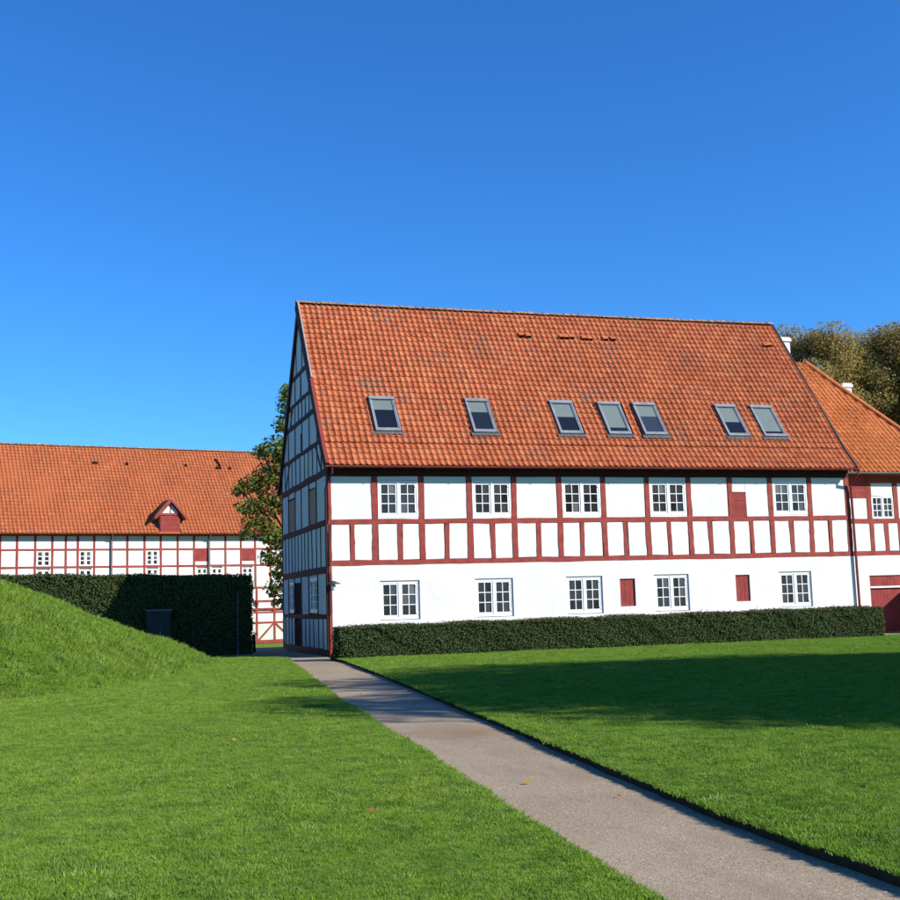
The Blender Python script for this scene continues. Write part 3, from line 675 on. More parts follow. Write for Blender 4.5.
# right slope, ridge and left slope run back
RBX = ax - WX; back = 12.0
mb = MB(); mb.loft([[hp[0] + Vector((0, 0, -.01)), Vector((bx_ - WX, back, ez)), Vector((RBX, back, az)), hp[-1] + Vector((0, 0, -.01))], [hp[0] + Vector((-.1, 0, -.2)), Vector((bx_ - WX - .1, back, ez - .1)), Vector((RBX, back, az - .15)), hp[-1] + Vector((0, 0, -.2))]]); obj('roof_slope', mb, 'orange_tile', Wg)
mb = MB(); xl = .12; zl = az - (RBX - xl) * 1.05
mb.loft([[hp[-1] + Vector((0, 0, -.06)), Vector((RBX, back, az)), Vector((xl, back, zl)), Vector((xl, ay - WY - 1.9, zl))], [hp[-1] + Vector((0, .1, -.2)), Vector((RBX, back, az - .14)), Vector((xl, back, zl - .12)), Vector((xl, ay - WY - 1.8, zl - .12))]]); obj('roof_slope', mb, 'orange_tile', Wg)
ridge_caps(hp[-1] + Vector((0, 0, 0)), Vector((RBX, back, az + .04)), 20, .13, 'orange_tile', Wg)
mb = MB(); rings = []
for x in (L + .28 - WX, bx_ - WX + .1):
    rings.append([Vector((x, -.47 + .07 * math.cos(t), ez - .01 + .07 * math.sin(t))) for t in np.linspace(math.pi, 2 * math.pi, 8)] + [Vector((x, -.47 + .058 * math.cos(t), ez - .008 + .058 * math.sin(t))) for t in np.linspace(2 * math.pi, math.pi, 8)])
mb.loft(rings); obj('gutter', mb, 'zinc', Wg)
q = MB(); q.box(.05, bx_ - WX, -.34, .05, ez - .05, ez - .02); obj('soffit_board', q, 'red_timber', Wg)
mb = MB(); mb.tube([(.09, -.47, ez - .07), (.09, -.3, ez - .3), (.06, -.06, 5.7), (.1, -.06, 3.0), (.14, -.06, .2)], .045, 8); obj('downpipe', mb, 'black_paint', Wg)
def chimney(x, y, z0, z1, w):
    mb = MB(); mb.box(x - w / 2, x + w / 2, y - w / 2, y + w / 2, z0, z1 - .2); mb.box(x - w / 2 - .06, x + w / 2 + .06, y - w / 2 - .06, y + w / 2 + .06, z1 - .2, z1 - .07); mb.box(x - w / 2 - .02, x + w / 2 + .02, y - w / 2 - .02, y + w / 2 + .02, z1 - .07, z1)
    c = obj('chimney', mb, 'plaster', Wg); mb = MB(); mb.box(x - w / 2 + .08, x + w / 2 - .08, y - w / 2 + .08, y + w / 2 - .08, z1, z1 + .03); obj('flue', mb, 'black_paint', c)
chimney(RBX + .06, 8.35 - WY, az - .8, 13.72, .46); chimney(28.95 - WX, 11 - WY, 8.6, 12.12, .5)
mb = MB(); mb.loft([[Vector((x, y, z)) for y, z in ((7.3, 5.2), (10, 9.0), (12.7, 5.2), (12.7, 5.05), (10, 8.85), (7.3, 5.05))] for x in (3.0, 16.0)]); obj('rear_roof', mb, 'orange_tile', Wg)
mb = MB(); mb.loft([[Vector((x, y, z)) for y, z in ((7.6, 0), (7.6, 5.4), (10, 8.8), (12.4, 5.4), (12.4, 0))] for x in (3.2, 15.8)]); obj('rear_wall', mb, 'plaster', Wg)

# ================================================================== BARN
B = thing('half_timbered_barn', 'long white half-timbered barn behind the tall hedge with a red hoist dormer', 'barn', (-5.27, 34.13, 0), math.radians(11))
K = Wall(lambda a, o, z: Vector((a, -o, z)), B)
b0, b1, BD = -13.0, 18.0, 10.0
cp = [(.12, -.6), (BD, -.6), (BD, 6.2), (5.0, 11.9), (.12, 6.25)]
mb = MB(); mb.loft([[Vector((x, y, z)) for y, z in cp] for x in (b0, b1)]); obj('wall_core', mb, 'plaster', B)
bp = [-12.3, -11.3, -10.3, -9.3, -8.3, -7.26, -6.34, -5.34, -4.38, -3.62, -2.93, -1.99, -.98, -.04, .98, 1.97, 3.01, 4.02, 4.98, 6.01, 7.01, 7.95, 8.95, 9.95, 10.95, 11.95, 13, 14, 15, 16, 17]
for z, w in ((6.28, .16), (5.38, .11), (4.36, .11), (2.95, .11)): K.beam('timber_rail', b0, z, b1, z, w, .004, seg=30, jit=.012)
bw = [(-5.24, -4.51), (-2.84, -2.15), (1.11, 1.8)]
lw = bw + [(4.2, 4.83), (5.14, 5.78), (7.1, 7.75)]
for x in bp:
    K.beam('timber_post', x, 3.0, x + J(.02), 6.25, .115, .002, jit=.008, seg=6)
for i in range(len(bp) - 1):
    a0, a1 = bp[i] + .058, bp[i + 1] - .058; mid = (a0 + a1) / 2
    K.panel(a0, a1, 5.43, 6.21, jit=.006)
    hatch = (4.0 < mid < 5.0) or (7.0 < mid < 8.0)
    wn_ = [w for w in bw if a0 < (w[0] + w[1]) / 2 < a1]
    if hatch:
        K.planks(a0, a1, 4.64, 5.33, .45, out=0); K.panel(a0, a1, 4.41, 4.63, jit=.004)
    elif wn_:
        w = wn_[0]; K.panel(a0, w[0], 4.41, 5.33, jit=.003); K.panel(w[1], a1, 4.41, 5.33, jit=.003)
        K.window(w[0], w[1], 4.43, 5.31, out=-.006, cols=1, rows=3, fw=.03, sw=.03, gb=.05, mull=.09, hinge=False)
    else: K.panel(a0, a1, 4.41, 5.33, jit=.006)
    wn_ = [w for w in lw if a0 - .1 < (w[0] + w[1]) / 2 < a1 + .1]
    if wn_:
        w = wn_[0]; K.panel(a0, w[0], 3.0, 4.31, jit=.003); K.panel(w[1], a1, 3.0, 4.31, jit=.003); K.panel(w[0], w[1], 3.0, 3.3, jit=.003)
        K.window(w[0], w[1], 3.32, 4.2, out=-.006, cols=1, rows=3, fw=.03, sw=.03, gb=.05, mull=.09, hinge=False)
    else: K.panel(a0, a1, 3.0, 4.31, jit=.006)
# storey below the jetty (seen in the gap beside the tall hedge)
for z, w in ((2.1, .12), (1.62, .1), (1.4, .1), (.76, .1), (-.42, .2)): K.beam('timber_rail', 3, z, b1, z, w, .003, seg=12, jit=.01)
gp = [3.2, 4.9, 6.5, 8.02, 9.18, 10.4, 11.6, 12.8]
for x in gp:
    K.beam('timber_post', x, -.35, x, .72, .13, .001); K.beam('timber_post', x, .8, x, 2.9, .13, .001)
    mb = MB(); mb.loft([[Vector((x - .06, -.0, 1.7)), Vector((x + .06, -.0, 1.7)), Vector((x + .06, -.0, 2.15)), Vector((x - .06, -.0, 2.15))], [Vector((x - .06, -.2, 2.0)), Vector((x + .06, -.2, 2.0)), Vector((x + .06, -.2, 2.15)), Vector((x - .06, -.2, 2.15))]]); obj('jetty_bracket', mb, 'red_timber', B)
for i in range(len(gp) - 1):
    for z0, z1 in ((-.32, .71), (.81, 1.35), (1.67, 2.04), (2.16, 2.89)): K.panel(gp[i] + .065, gp[i + 1] - .065, z0, z1, jit=.006, out=-.02)
    h = (gp[i + 1] - gp[i])
for a0, a1 in ((8.15, 9.12), (10.3, 9.24), (11.5, 10.5)): K.beam('timber_brace', a0, -.3, a1, .7, .11, .006, jit=.006)
SB = Slope([(-.42, 6.33), (5.0, 12.15)], lambda a, r, z: (a, r, z)); SB2 = Slope([(-.42, 6.33), (5.0, 12.15)], lambda a, r, z: (a, 10 - r, z))
for S in (SB, SB2):
    mb = MB(); mb.loft([[Vector((x, S.pt(0, 0).y, S.pt(0, 0).z)), Vector((x, S.pt(0, S.len).y, S.pt(0, S.len).z)), Vector((x, S.pt(0, S.len, -.1).y, S.pt(0, S.len, -.1).z - .04)), Vector((x, S.pt(0, 0, -.1).y, S.pt(0, 0, -.1).z))] for x in (b0 - .1, b1 + .1)]); obj('roof_deck', mb, 'barn_tile', B)
lay_tiles(SB, -11.5, 15.5, .225, .285, 'barn_tile', B, lambda a, d: not (1.75 < a < 3.1 and d < 1.3), 0, None, seg=4)
nr_ = 60; ridge_caps((b0, 5.0, 12.17), (b1, 5.0, 12.17), nr_, .11, 'ridge_tile', B)
mb = MB(); rings = []
for x in (b0, b1):
    rings.append([Vector((x, -.48 + .065 * math.cos(t), 6.32 + .065 * math.sin(t))) for t in np.linspace(math.pi, 2 * math.pi, 7)] + [Vector((x, -.48 + .055 * math.cos(t), 6.322 + .055 * math.sin(t))) for t in np.linspace(2 * math.pi, math.pi, 7)])
mb.loft(rings); obj('gutter', mb, 'gutter_red', B)
for x in (-1.0, 4.94):
    mb = MB(); mb.tube([(x, -.48, 6.3), (x, -.3, 6.1), (x, -.07, 5.9), (x, -.07, 0)], .04, 6); obj('downpipe', mb, 'zinc', B)
# hoist dormer
D0, D1, DC = 1.86, 3.06, 2.47
Dm = Wall(lambda a, o, z: Vector((a, -.32 - o, z)), B)
mb = MB(); mb.loft([[Vector((D0 + .03, y, 6.28)), Vector((D1 - .03, y, 6.28)), Vector((D1 - .03, y, 7.42)), Vector((DC, y, 8.15)), Vector((D0 + .03, y, 7.42))] for y in (-.3, 2.2)]); dorm = obj('dormer', mb, 'plaster', B)
Dm.p = dorm
Dm.planks(D0, D1, 6.26, 7.42, .29, out=.02, vertical=False); Dm.beam('timber_rail', D0 - .1, 7.49, D1 + .1, 7.49, .13, .06)
mb = MB(); mb.prism([(D0 + .1, 7.56), (D1 - .1, 7.56), (DC, 8.16)], Dm.fn, -.02, .015); obj('gable_panel', mb, 'plaster', dorm)
Dm.beam('timber_stud', DC, 7.55, DC, 8.1, .07, .03)
for sg in (-1, 1):
    ex = DC + sg * .98; e0 = Vector((ex, 0, 7.28)); tp = Vector((DC, 0, 8.42))
    mb = MB(); mb.loft([[Vector((p.x, y, p.z)) for p in (e0, tp, tp + Vector((0, 0, -.13)), e0 + Vector((0, 0, -.12)))] for y in (-.5, 2.3)]); obj('dormer_roof', mb, 'barn_tile', dorm)
    Dm.beam('barge_board', ex, 7.22, DC, 8.36, .15, .24, back=.19, jit=.004)
    mb = MB(); mb.tube([Vector((ex, -.48, 7.32)), Vector((DC, -.48, 8.46))], .04, 6); obj('verge_mortar', mb, 'mortar', dorm)
    mb = MB(); mb.tube([Vector((DC + sg * .62, y, 6.45 + (y + .3) * 1.08)) for y in (-.2, .3, .8)], .045, 6); obj('side_mortar', mb, 'mortar', dorm)
for x, d in ((-1.28, 6.25), (-1.1, 6.25), (.83, 6.25), (4.62, 6.25), (6.77, 6.9), (6.83, 6.65), (6.9, 6.4), (6.69, 6.1), (6.9, 6.1), (7.55, 6.1)):
    mb = MB(); u = .065; mb.add([SB.pt(x - u, d, .03), SB.pt(x + u, d, .03), SB.pt(x + u, d, .13), SB.pt(x - u, d, .13), SB.pt(x + u, d + .25, .05), SB.pt(x - u, d + .25, .05)], [(0, 1, 2, 3), (3, 2, 4, 5), (0, 3, 5), (1, 4, 2)]); obj('vent_tile', mb, 'black_paint', B)

# ================================================================== HEDGES
def cards(P, N, size, jit=.6, aspect=.6):
    n = len(P); N = N + RNG.normal(0, jit, (n, 3)); N /= np.linalg.norm(N, axis=1)[:, None]
    r = RNG.normal(0, 1, (n, 3)); U = np.cross(N, r); U /= np.linalg.norm(U, axis=1)[:, None]; Vv = np.cross(N, U)
    s = size * RNG.uniform(.6, 1.35, n)[:, None]; a = aspect
    V = np.stack([P - U * s * .5, P - Vv * s * a * .5 + U * s * .05 + N * s * .08, P + U * s * .5, P + Vv * s * a * .5 + U * s * .05 + N * s * .08], 1).reshape(-1, 3)
    return V, np.arange(4 * n).reshape(-1, 4)
def lump(x, s): return (np.sin(x * 1.7) * .5 + np.sin(x * 4.3 + 1) * .3 + np.sin(x * 9.1 + 2) * .2) * s
def hedge(name, label, faces, density, size, core, group=None):
    """faces: (origin, u, v, normal) parallelograms; leaves cover them, core closes the inside"""
    Ps = []; Ns = []
    for fc_ in faces:
        o, u, v, nrm = map(lambda q: np.array(q, float), fc_[:4]); dv = fc_[4] if len(fc_) > 4 else 0; A = np.linalg.norm(np.cross(u, v)); n = int(A * density)
        s, t = RNG.random(n), RNG.random(n); p = o + s[:, None] * u + t[:, None] * v; p[:, 2] += s * t * dv
        wob = lump(p[:, 0] * 1.3 + p[:, 2] * 2.1 + p[:, 1], .06) + RNG.normal(0, .028, n)
        Ps.append(p + nrm * wob[:, None]); Ns.append(np.tile(nrm, (n, 1)))
    V, F_ = cards(np.concatenate(Ps[:1] + Ps[2:]), np.concatenate(Ns[:1] + Ns[2:]), size)
    o = nmesh(name, V, F_, 'hedge_leaf'); tag(o, label, 'hedge', group)
    V, F_ = cards(Ps[1] - np.array([0, 0, .03]), Ns[1], size, .45); nmesh('hedge_top', V, F_, 'hedge_top_leaf' if size < .07 else 'hedge_leaf', o)
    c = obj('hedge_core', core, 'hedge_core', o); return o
def hedge_box(x0, x1, y0, y1, z0, zl, zr, **kw):
    dz = zr - zl
    return [((x0, y0, z0), (x1 - x0, 0, 0), (0, 0, zl - z0), (0, -1, 0), dz), ((x0, y0, zl), (x1 - x0, 0, dz), (0, y1 - y0, 0), (0, 0, 1)), ((x0, y0, z0), (0, y1 - y0, 0), (0, 0, zl - z0), (-1, 0, 0)), ((x1, y0, z0), (0, y1 - y0, 0), (0, 0, zr - z0), (1, 0, 0)), ((x0, y1, z0), (x1 - x0, 0, 0), (0, 0, zl - z0), (0, 1, 0), dz)]
fc = hedge_box(-.38, 19.6, -3.38, -2.3, .02, 1.02, 1.10)
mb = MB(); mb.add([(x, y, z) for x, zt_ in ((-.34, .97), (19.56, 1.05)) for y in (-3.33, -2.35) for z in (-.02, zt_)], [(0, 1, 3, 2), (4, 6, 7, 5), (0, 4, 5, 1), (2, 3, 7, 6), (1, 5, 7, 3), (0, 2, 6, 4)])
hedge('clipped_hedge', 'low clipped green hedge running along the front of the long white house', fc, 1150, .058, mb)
fc = hedge_box(-17, -1.85, 5.55, 6.9, -.1, 3.28, 2.93)
mb = MB(); mb.add([(x, y, z) for x, zt_ in ((-16.95, 3.22), (-1.9, 2.87)) for y in (5.61, 6.84) for z in (-.1, zt_)], [(0, 1, 3, 2), (4, 6, 7, 5), (0, 4, 5, 1), (2, 3, 7, 6), (1, 5, 7, 3), (0, 2, 6, 4)])
hedge('tall_hedge', 'tall dark clipped hedge standing behind the grass mound, half of it in black shade', fc, 620, .075, mb)

# ================================================================== TREES
def tree(name, label, base, clumps, leaf, size, mat, dens, trunk_r, fork, group=None, limbs=True, holes=.0):
    t = thing(name, label, 'tree', base, 0, group); Ps = []; Ns = []
    for (c, r) in clumps:
        n = int(dens * r[0] * r[2]); d = RNG.normal(0, 1, (n, 3)); d /= np.linalg.norm(d, axis=1)[:, None]
        rad = RNG.random(n) ** .45; p = np.array(c) + d * rad[:, None] * np.array(r)
        Ps.append(p); Ns.append(d * .7 + np.array([0, 0, .5]))
    P_ = np.concatenate(Ps); N_ = np.concatenate(Ns); P_ = P_ - np.array(base)
    V, F_ = cards(P_, N_, size, .7, leaf); nmesh('crown', V, F_, mat, t)
    mb = MB(); bz = Vector(base); f = Vector(fork) - bz
    mb.tube([(0, 0, -.3), f * .3 + Vector((J(.1), J(.1), 0)), f * .7 + Vector((J(.15), J(.15), 0)), f], [trunk_r * 1.35, trunk_r, trunk_r * .85, trunk_r * .7], 10)
    obj('trunk', mb, 'bark', t, smooth=True)
    for (c, r) in clumps:
        e = Vector(c) - bz; mb = MB(); mid = f.lerp(e, .5) + Vector((J(.4), J(.4), J(.3) + .2)); mb.tube([f * .92, mid, e, e + (e - mid).normalized() * r[0] * .5], [trunk_r * .45, trunk_r * .25, trunk_r * .12, trunk_r * .04], 6); obj('limb', mb, 'bark', t, smooth=True)
        if limbs:
            mb = MB()
            for q in range(7):
                d = Vector((J(1), J(1), J(.9) + .2)); d.normalize(); s0 = mid.lerp(e, random.random()); x1 = e + Vector((d.x * r[0], d.y * r[1], d.z * r[2])) * .9; mb.tube([s0, s0.lerp(x1, .5) + Vector((J(.2), J(.2), J(.2))), x1], [trunk_r * .1, trunk_r * .06, trunk_r * .02], 5)
            obj('branch', mb, 'bark', t)
    return t
def cloud(center, rad, n, rmin, rmax, shell=.75):
    out = []
    for i in range(n):
        d = RNG.normal(0, 1, 3); d /= np.linalg.norm(d); q = shell * (.55 + .45 * RNG.random() ** .5) if i > n * .25 else RNG.random() * .6
        r = RNG.uniform(rmin, rmax); c = np.array(center) + d * np.array(rad) * q
        out.append((tuple(c), (r, r, r * RNG.uniform(.6, .85))))
    return out
# tree seen past the gable corner
cl = [((1.9, 16.4, 11.4), (1.1, 1.0, .9)), ((1.55, 16.4, 12.0), (.6, .6, .5)), ((1.2, 16.4, 10.4), (.55, .6, .5)), ((1.0, 16.6, 9.2), (1.0, 1.0, .75)), ((.2, 16.6, 9.1), (.55, .6, .4)), ((.7, 16.8, 8.0), (1.0, 1, .7)), ((-.1, 17, 7.6), (.8, .8, .5)), ((-.8, 17, 7.3), (.5, .5, .4)), ((.9, 17, 6.7), (1.1, 1, .7)), ((-.3, 17, 6.5), (.8, .8, .45)),
      ((.1, 17.2, 5.7), (.9, .9, .5)), ((1.0, 17, 5.0), (.9, .9, .6)), ((-.5, 17.2, 5.2), (.4, .5, .3)), ((.7, 17.3, 4.1), (.7, .7, .5)), ((1.3, 17.2, 3.3), (.8, .8, .6)), ((.75, 17.2, 2.6), (.5, .6, .45)), ((1.2, 17.0, 2.0), (.55, .6, .4)), ((2.6, 16.8, 8.6), (1.8, 1.6, 2.2)), ((3.4, 17, 6), (1.8, 1.6, 1.8)), ((2.6, 17, 4), (1.4, 1.4, 1.4))]
tree('chestnut_tree', 'leafy tree turning yellow, half hidden behind the timbered gable end', (3.2, 17.2, -.5), cl, .8, .17, 'chestnut_leaf', 900, .25, (3.0, 17.1, 3.2))
# autumn beeches behind the wing
tree('beech_tree', 'brown-green autumn beech behind the white chimney and roofs, left of the two', (33.6, 19.0, -.5), cloud((32.7, 18.6, 12.1), (6.0, 4.5, 6.2), 100, 1.0, 1.8), .75, .13, 'beech_leaf', 900, .5, (33.5, 19, 6.0))
tree('beech_tree', 'brown-green autumn beech at the right edge behind the hipped roof', (40.0, 19.5, -.5), cloud((39.2, 18.2, 12.5), (5.8, 4.5, 6.4), 100, 1.0, 1.8), .75, .13, 'beech_leaf', 900, .55, (40, 19.4, 6.0))
# the big tree right of the view that shades the lawn, and a thinner one shading the wing
tree('shade_tree', 'broad tree out on the right of the lawn casting the long dark shadow', (25.7, -36.6, 0), cloud((25.7, -36.6, 12.2), (10.4, 10.4, 7.8), 96, 1.8, 3.0, .8), .8, .3, 'leaf_plain', 230, .5, (25.7, -36.6, 5.0), limbs=False)
tree('shade_tree', 'slender tree far right that throws thin shade on the wing', (49.0, -18.0, 0), cloud((49, -18, 15), (3.6, 3.6, 6), 16, .9, 1.7, .9), .8, .25, 'leaf_plain', 150, .3, (45.5, -18, 9.0))

for i, (x, y, hgt, lb) in enumerate(((-27, 3, 12.5, 'tall green tree out on the left beyond the mound, nearest the path'), (-33, 15, 13.5, 'tallest green tree out on the left beside the hedge end'), (-25, 26, 12, 'green tree out on the left in front of the barn'), (-36, -10, 12, 'green tree farthest out on the left of the lawn'))):  # unseen trees, added to cut the sky light on the gable
    tree('sky_block_tree', lb, (x, y, 0), cloud((x, y, hgt * .72), (6.0, 6.0, hgt * .5), 40, 1.9, 3.0, .8), .8, .32, 'leaf_plain', 150, .4, (x, y, 4.5), 'trees out on the left', limbs=False)
# ================================================================== SMALL THINGS BY THE TALL HEDGE
Cb = thing('utility_cabinet', 'dark grey cabinet standing against the shaded part of the tall hedge', 'cabinet', (-5.35, 5.1, -.04))
q = MB(); q.box(-.44, .44, -.2, .25, 0, 1.72); obj('cabinet_body', q, 'cabinet_paint', Cb)
q = MB(); q.box(-.47, .47, -.24, .28, 1.722, 1.78); obj('cabinet_lid', q, 'flashing', Cb)
q = MB(); q.box(-.40, -.005, -.222, -.202, .1, 1.66); obj('cabinet_door', q, 'cabinet_paint', Cb)
q = MB(); q.box(.005, .40, -.222, -.202, .1, 1.66); dd = obj('cabinet_door', q, 'cabinet_paint', Cb); q = MB(); q.box(.03, .06, -.25, -.224, .8, 1.0); obj('handle', q, 'zinc', dd)
mb = MB(); mb.tube([(0, 0, -.1), (0, 0, 1.2), (.01, 0, 2.3)], .022, 8); mb.tube([(0, 0, -.1), (0, 0, .12)], .05, 8); o = obj('metal_pole', mb, 'flashing'); o.location = (-2.45, 5.2, 0); tag(o, 'thin grey metal pole beside the right end of the tall hedge', 'pole')
mb = MB(); mb.tube([(0, 0, -.2), (0, 0, .62), (0, 0, .66)], [.055, .05, .03], 10); mb.tube([(0, 0, -.2), (0, 0, -.03)], .08, 10); o = obj('bollard', mb, 'black_paint'); o.location = (-1.5, 7.6, 0); tag(o, 'short black post standing between tall hedge and gable end', 'bollard')
# low sign stand on the grass before the barn
St = thing('sign_stand', 'small low stand with grey plates on the grass before the barn', 'sign', (1.75, 30.9, -.55))
mb = MB(); mb.tube([(0, 0, -.1), (.02, 0, .75)], .03, 6); obj('post', mb, 'white_paint', St)
mb = MB(); mb.box(-.2, .12, -.02, .02, .42, .62); obj('sign_plate', mb, 'zinc', St); mb = MB(); mb.box(-.02, .2, -.02, .02, .65, .8); obj('sign_plate', mb, 'dark_metal', St)

# ================================================================== GRASS AND LEAVES
def inside(poly, X, Y):
    p = np.array(poly); r = np.zeros(len(X), bool); j = len(p) - 1
    for i in range(len(p)):
        c = ((p[i, 1] > Y) != (p[j, 1] > Y)) & (X < (p[j, 0] - p[i, 0]) * (Y - p[i, 1]) / (p[j, 1] - p[i, 1] + 1e-12) + p[i, 0]); r ^= c; j = i
    return r
# mound height lookup
gx = np.linspace(-26, -3.9, 222); gy = np.linspace(-26, 5, 311); HM = np.zeros((222, 311))
for i, x in enumerate(gx):
    tt = np.concatenate([np.linspace(0, 1, 60), np.linspace(1.02, 2, 30)]); yy = []; zz = []
    for t in tt:
        y, z = mound_pt(x, t); yy.append(y); zz.append(z + bumpy(x, y) * min(1, z * 1.6))
    HM[i] = np.interp(gy, yy, zz, 0, 0)
def hm(X, Y):
    i = (X + 26) / 22.1 * 221; j = (Y + 26) / 31 * 310; ok = (i >= 0) & (i <= 221) & (j >= 0) & (j <= 310)
    ii = np.clip(i.astype(int), 0, 220); jj = np.clip(j.astype(int), 0, 309); fi = np.clip(i - ii, 0, 1); fj = np.clip(j - jj, 0, 1)
    h = HM[ii, jj] * (1 - fi) * (1 - fj) + HM[ii + 1, jj] * fi * (1 - fj) + HM[ii, jj + 1] * (1 - fi) * fj + HM[ii + 1, jj + 1] * fi * fj
    return np.where(ok, h, 0)
N = 1300000
D = np.sqrt(RNG.uniform(4.5 ** 2, 47 ** 2, N)); A = math.atan2(cf.x, cf.y) + RNG.uniform(-.53, .5, N)
keepp = RNG.random(N) < np.minimum(1, (9.0 / D) ** 1.25)
D, A = D[keepp], A[keepp]; X = CAM.x + D * np.sin(A); Y = CAM.y + D * np.cos(A)
Z = np.zeros(len(X)); ok = np.zeros(len(X), bool)
il = inside(dL, X, Y); ir = inside(dR, X, Y) & ((Y < -3.5) | (X > 20.1)); Z[il] = LZ; Z[ir] = RZ; ok = (il & (hm(X, Y) < .012)) | ir
sel = ok; pts = np.stack([X, Y, Z - .004], 1)[sel]; Ds = D[sel]
nm_ = 110000; mxs = RNG.uniform(-12.5, -3.95, nm_); tts = RNG.uniform(0, 1.25, nm_)
yc_ = np.interp(mxs, CX, CY_); zc_ = np.interp(mxs, CX, CZ); yf_ = np.interp(mxs, FX, FY); fr1 = (yc_ - yf_) / 6.0
tq = np.minimum(tts, 1); s1 = (1 - (1 - tq) ** 1.75) * np.minimum(1, .35 + tq * 6); q_ = np.maximum(tts - 1, 0)
my = np.where(tts <= 1, yf_ + (yc_ - yf_) * tts, yc_ + (zc_ * 2 + .3) * q_); mz = np.where(tts <= 1, zc_ * s1, zc_ * (1 - q_ * q_ * (3 - 2 * q_)))
bmp = .035 * np.sin(mxs * 1.9 + np.sin(my * 1.3)) + .03 * np.sin(my * 2.3 + mxs * .8) + .02 * np.sin(mxs * 5.1 - my * 3.7)
mz = mz + bmp * np.minimum(1, mz * 1.6); mk = RNG.random(nm_) < np.clip(fr1, .1, 1)
mp3 = np.stack([mxs, my, mz - .006], 1)[mk]; is_m = np.concatenate([np.zeros(len(pts), bool), np.ones(len(mp3), bool)])
Ds = np.concatenate([Ds, np.hypot(mp3[:, 0] - CAM.x, mp3[:, 1] - CAM.y)]); pts = np.concatenate([pts, mp3])
# fringe leaning over the two path edges
fp = []
for poly, z in ((dL, LZ), (dR, RZ)):
    p = np.array(poly)
    for i in range(len(p) - 1):
        if -40 < p[i, 1] < 4.4 and -9 < p[i, 0] < 1 and np.linalg.norm(p[i + 1] - p[i]) < 1:
            n = 15; t = RNG.random(n)[:, None]; q = p[i] + (p[i + 1] - p[i]) * t + RNG.normal(0, .01, (n, 2)); fp.append(np.column_stack([q, np.full(n, z - .01)]))
fp = np.concatenate(fp); is_m = np.concatenate([is_m, np.zeros(len(fp), bool)]); pts = np.concatenate([pts, fp]); Ds = np.concatenate([Ds, np.linalg.norm(fp[:, :2] - np.array([CAM.x, CAM.y]), axis=1)])
sc = RNG.uniform(.65, 1.25, len(pts)) * (1 + .35 * np.clip((Ds - 10) / 25, 0, 1)) * (1 + .25 * np.sin(pts[:, 0] * 1.3) * np.sin(pts[:, 1] * 1.1))
sc *= np.where(is_m, 1.3 * np.where(RNG.random(len(sc)) > .94, 1.9, 1), np.where(RNG.random(len(sc)) > .985, 1.5, .9))
me = bpy.data.meshes.new('grass'); me.vertices.add(len(pts)); me.vertices.foreach_set('co', pts.astype(np.float32).ravel())
at = me.attributes.new('tuft', 'FLOAT', 'POINT'); at.data.foreach_set('value', sc.astype(np.float32)); me.materials.append(M['blade'])
go = link('grass', me, None, 'stuff')
ng = bpy.data.node_groups.new('grass_tufts', 'GeometryNodeTree'); ng.interface.new_socket('Geometry', in_out='INPUT', socket_type='NodeSocketGeometry'); ng.interface.new_socket('Geometry', in_out='OUTPUT', socket_type='NodeSocketGeometry')
nd = ng.nodes; lk = ng.links
gi_ = nd.new('NodeGroupInput'); go_ = nd.new('NodeGroupOutput')
def rv(typ, lo, hi, seed):
    r = nd.new('FunctionNodeRandomValue'); r.data_type = typ
    a, b, s = (0, 1, 8) if typ == 'FLOAT_VECTOR' else (2, 3, 8)
    r.inputs[a].default_value = lo; r.inputs[b].default_value = hi; r.inputs['Seed'].default_value = seed
    return r.outputs[0 if typ == 'FLOAT_VECTOR' else 1]
cone = nd.new('GeometryNodeMeshCone'); cone.fill_type = 'NONE'; cone.inputs['Vertices'].default_value = 3; cone.inputs['Radius Top'].default_value = 0.0004; cone.inputs['Radius Bottom'].default_value = .0034; cone.inputs['Depth'].default_value = .032
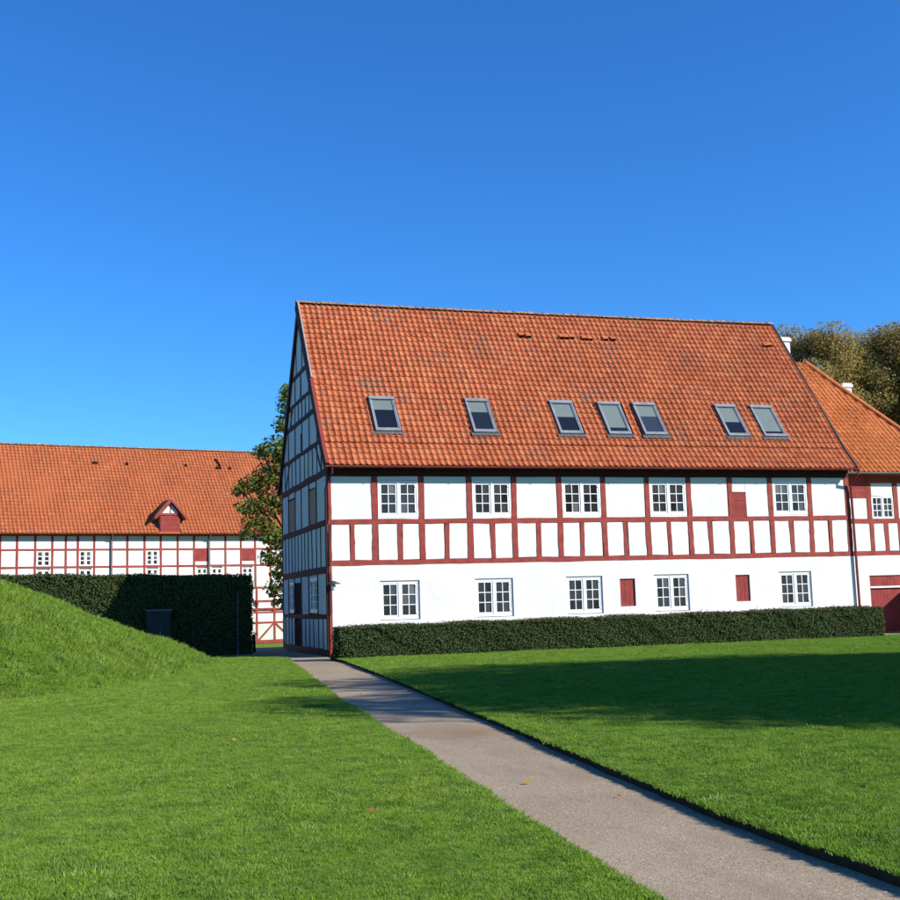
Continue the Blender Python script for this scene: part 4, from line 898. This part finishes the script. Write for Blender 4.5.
pn = nd.new('GeometryNodePoints'); pn.inputs['Count'].default_value = 11; lk.new(rv('FLOAT_VECTOR', (-.045, -.045, 0), (.045, .045, 0), 3), pn.inputs['Position'])
i1 = nd.new('GeometryNodeInstanceOnPoints'); lk.new(pn.outputs[0], i1.inputs['Points']); lk.new(cone.outputs[0], i1.inputs['Instance']); lk.new(rv('FLOAT_VECTOR', (-.75, -.75, 0), (.75, .75, 6.28), 5), i1.inputs['Rotation']); lk.new(rv('FLOAT_VECTOR', (.8, .8, .55), (1.3, 1.3, 1.3), 6), i1.inputs['Scale'])
rz_ = nd.new('GeometryNodeRealizeInstances'); lk.new(i1.outputs[0], rz_.inputs[0])
sm = nd.new('GeometryNodeSetMaterial'); sm.inputs['Material'].default_value = M['blade']; lk.new(rz_.outputs[0], sm.inputs[0])
mp_ = nd.new('GeometryNodeMeshToPoints'); lk.new(gi_.outputs[0], mp_.inputs[0])
i2 = nd.new('GeometryNodeInstanceOnPoints'); lk.new(mp_.outputs[0], i2.inputs['Points']); lk.new(sm.outputs[0], i2.inputs['Instance']); lk.new(rv('FLOAT_VECTOR', (-.12, -.12, 0), (.12, .12, 6.28), 9), i2.inputs['Rotation'])
na = nd.new('GeometryNodeInputNamedAttribute'); na.data_type = 'FLOAT'; na.inputs[0].default_value = 'tuft'; lk.new(na.outputs[0], i2.inputs['Scale'])
lk.new(i2.outputs[0], go_.inputs[0])
md = go.modifiers.new('tufts', 'NODES'); md.node_group = ng
# a few fallen leaves on the grass and the gravel
n = 420; D = np.sqrt(RNG.uniform(6 ** 2, 38 ** 2, n)); A = math.atan2(cf.x, cf.y) + RNG.uniform(-.5, .5, n); X = CAM.x + D * np.sin(A); Y = CAM.y + D * np.cos(A)
s_ = RNG.random(n) < np.where(inside(dL, X, Y), .35, .5); X, Y = X[s_], Y[s_]; Z = np.where(inside(dL, X, Y), hm(X, Y) + .045, np.where(inside(dR, X, Y), RZ + .04, -.005))
fk = (Y < -4); V, F_ = cards(np.stack([X, Y, Z], 1)[fk], np.tile([0, 0, 1.], (fk.sum(), 1)), .055, .35, .75); nmesh('fallen_leaves', V, F_, 'fallen', None, 'stuff')
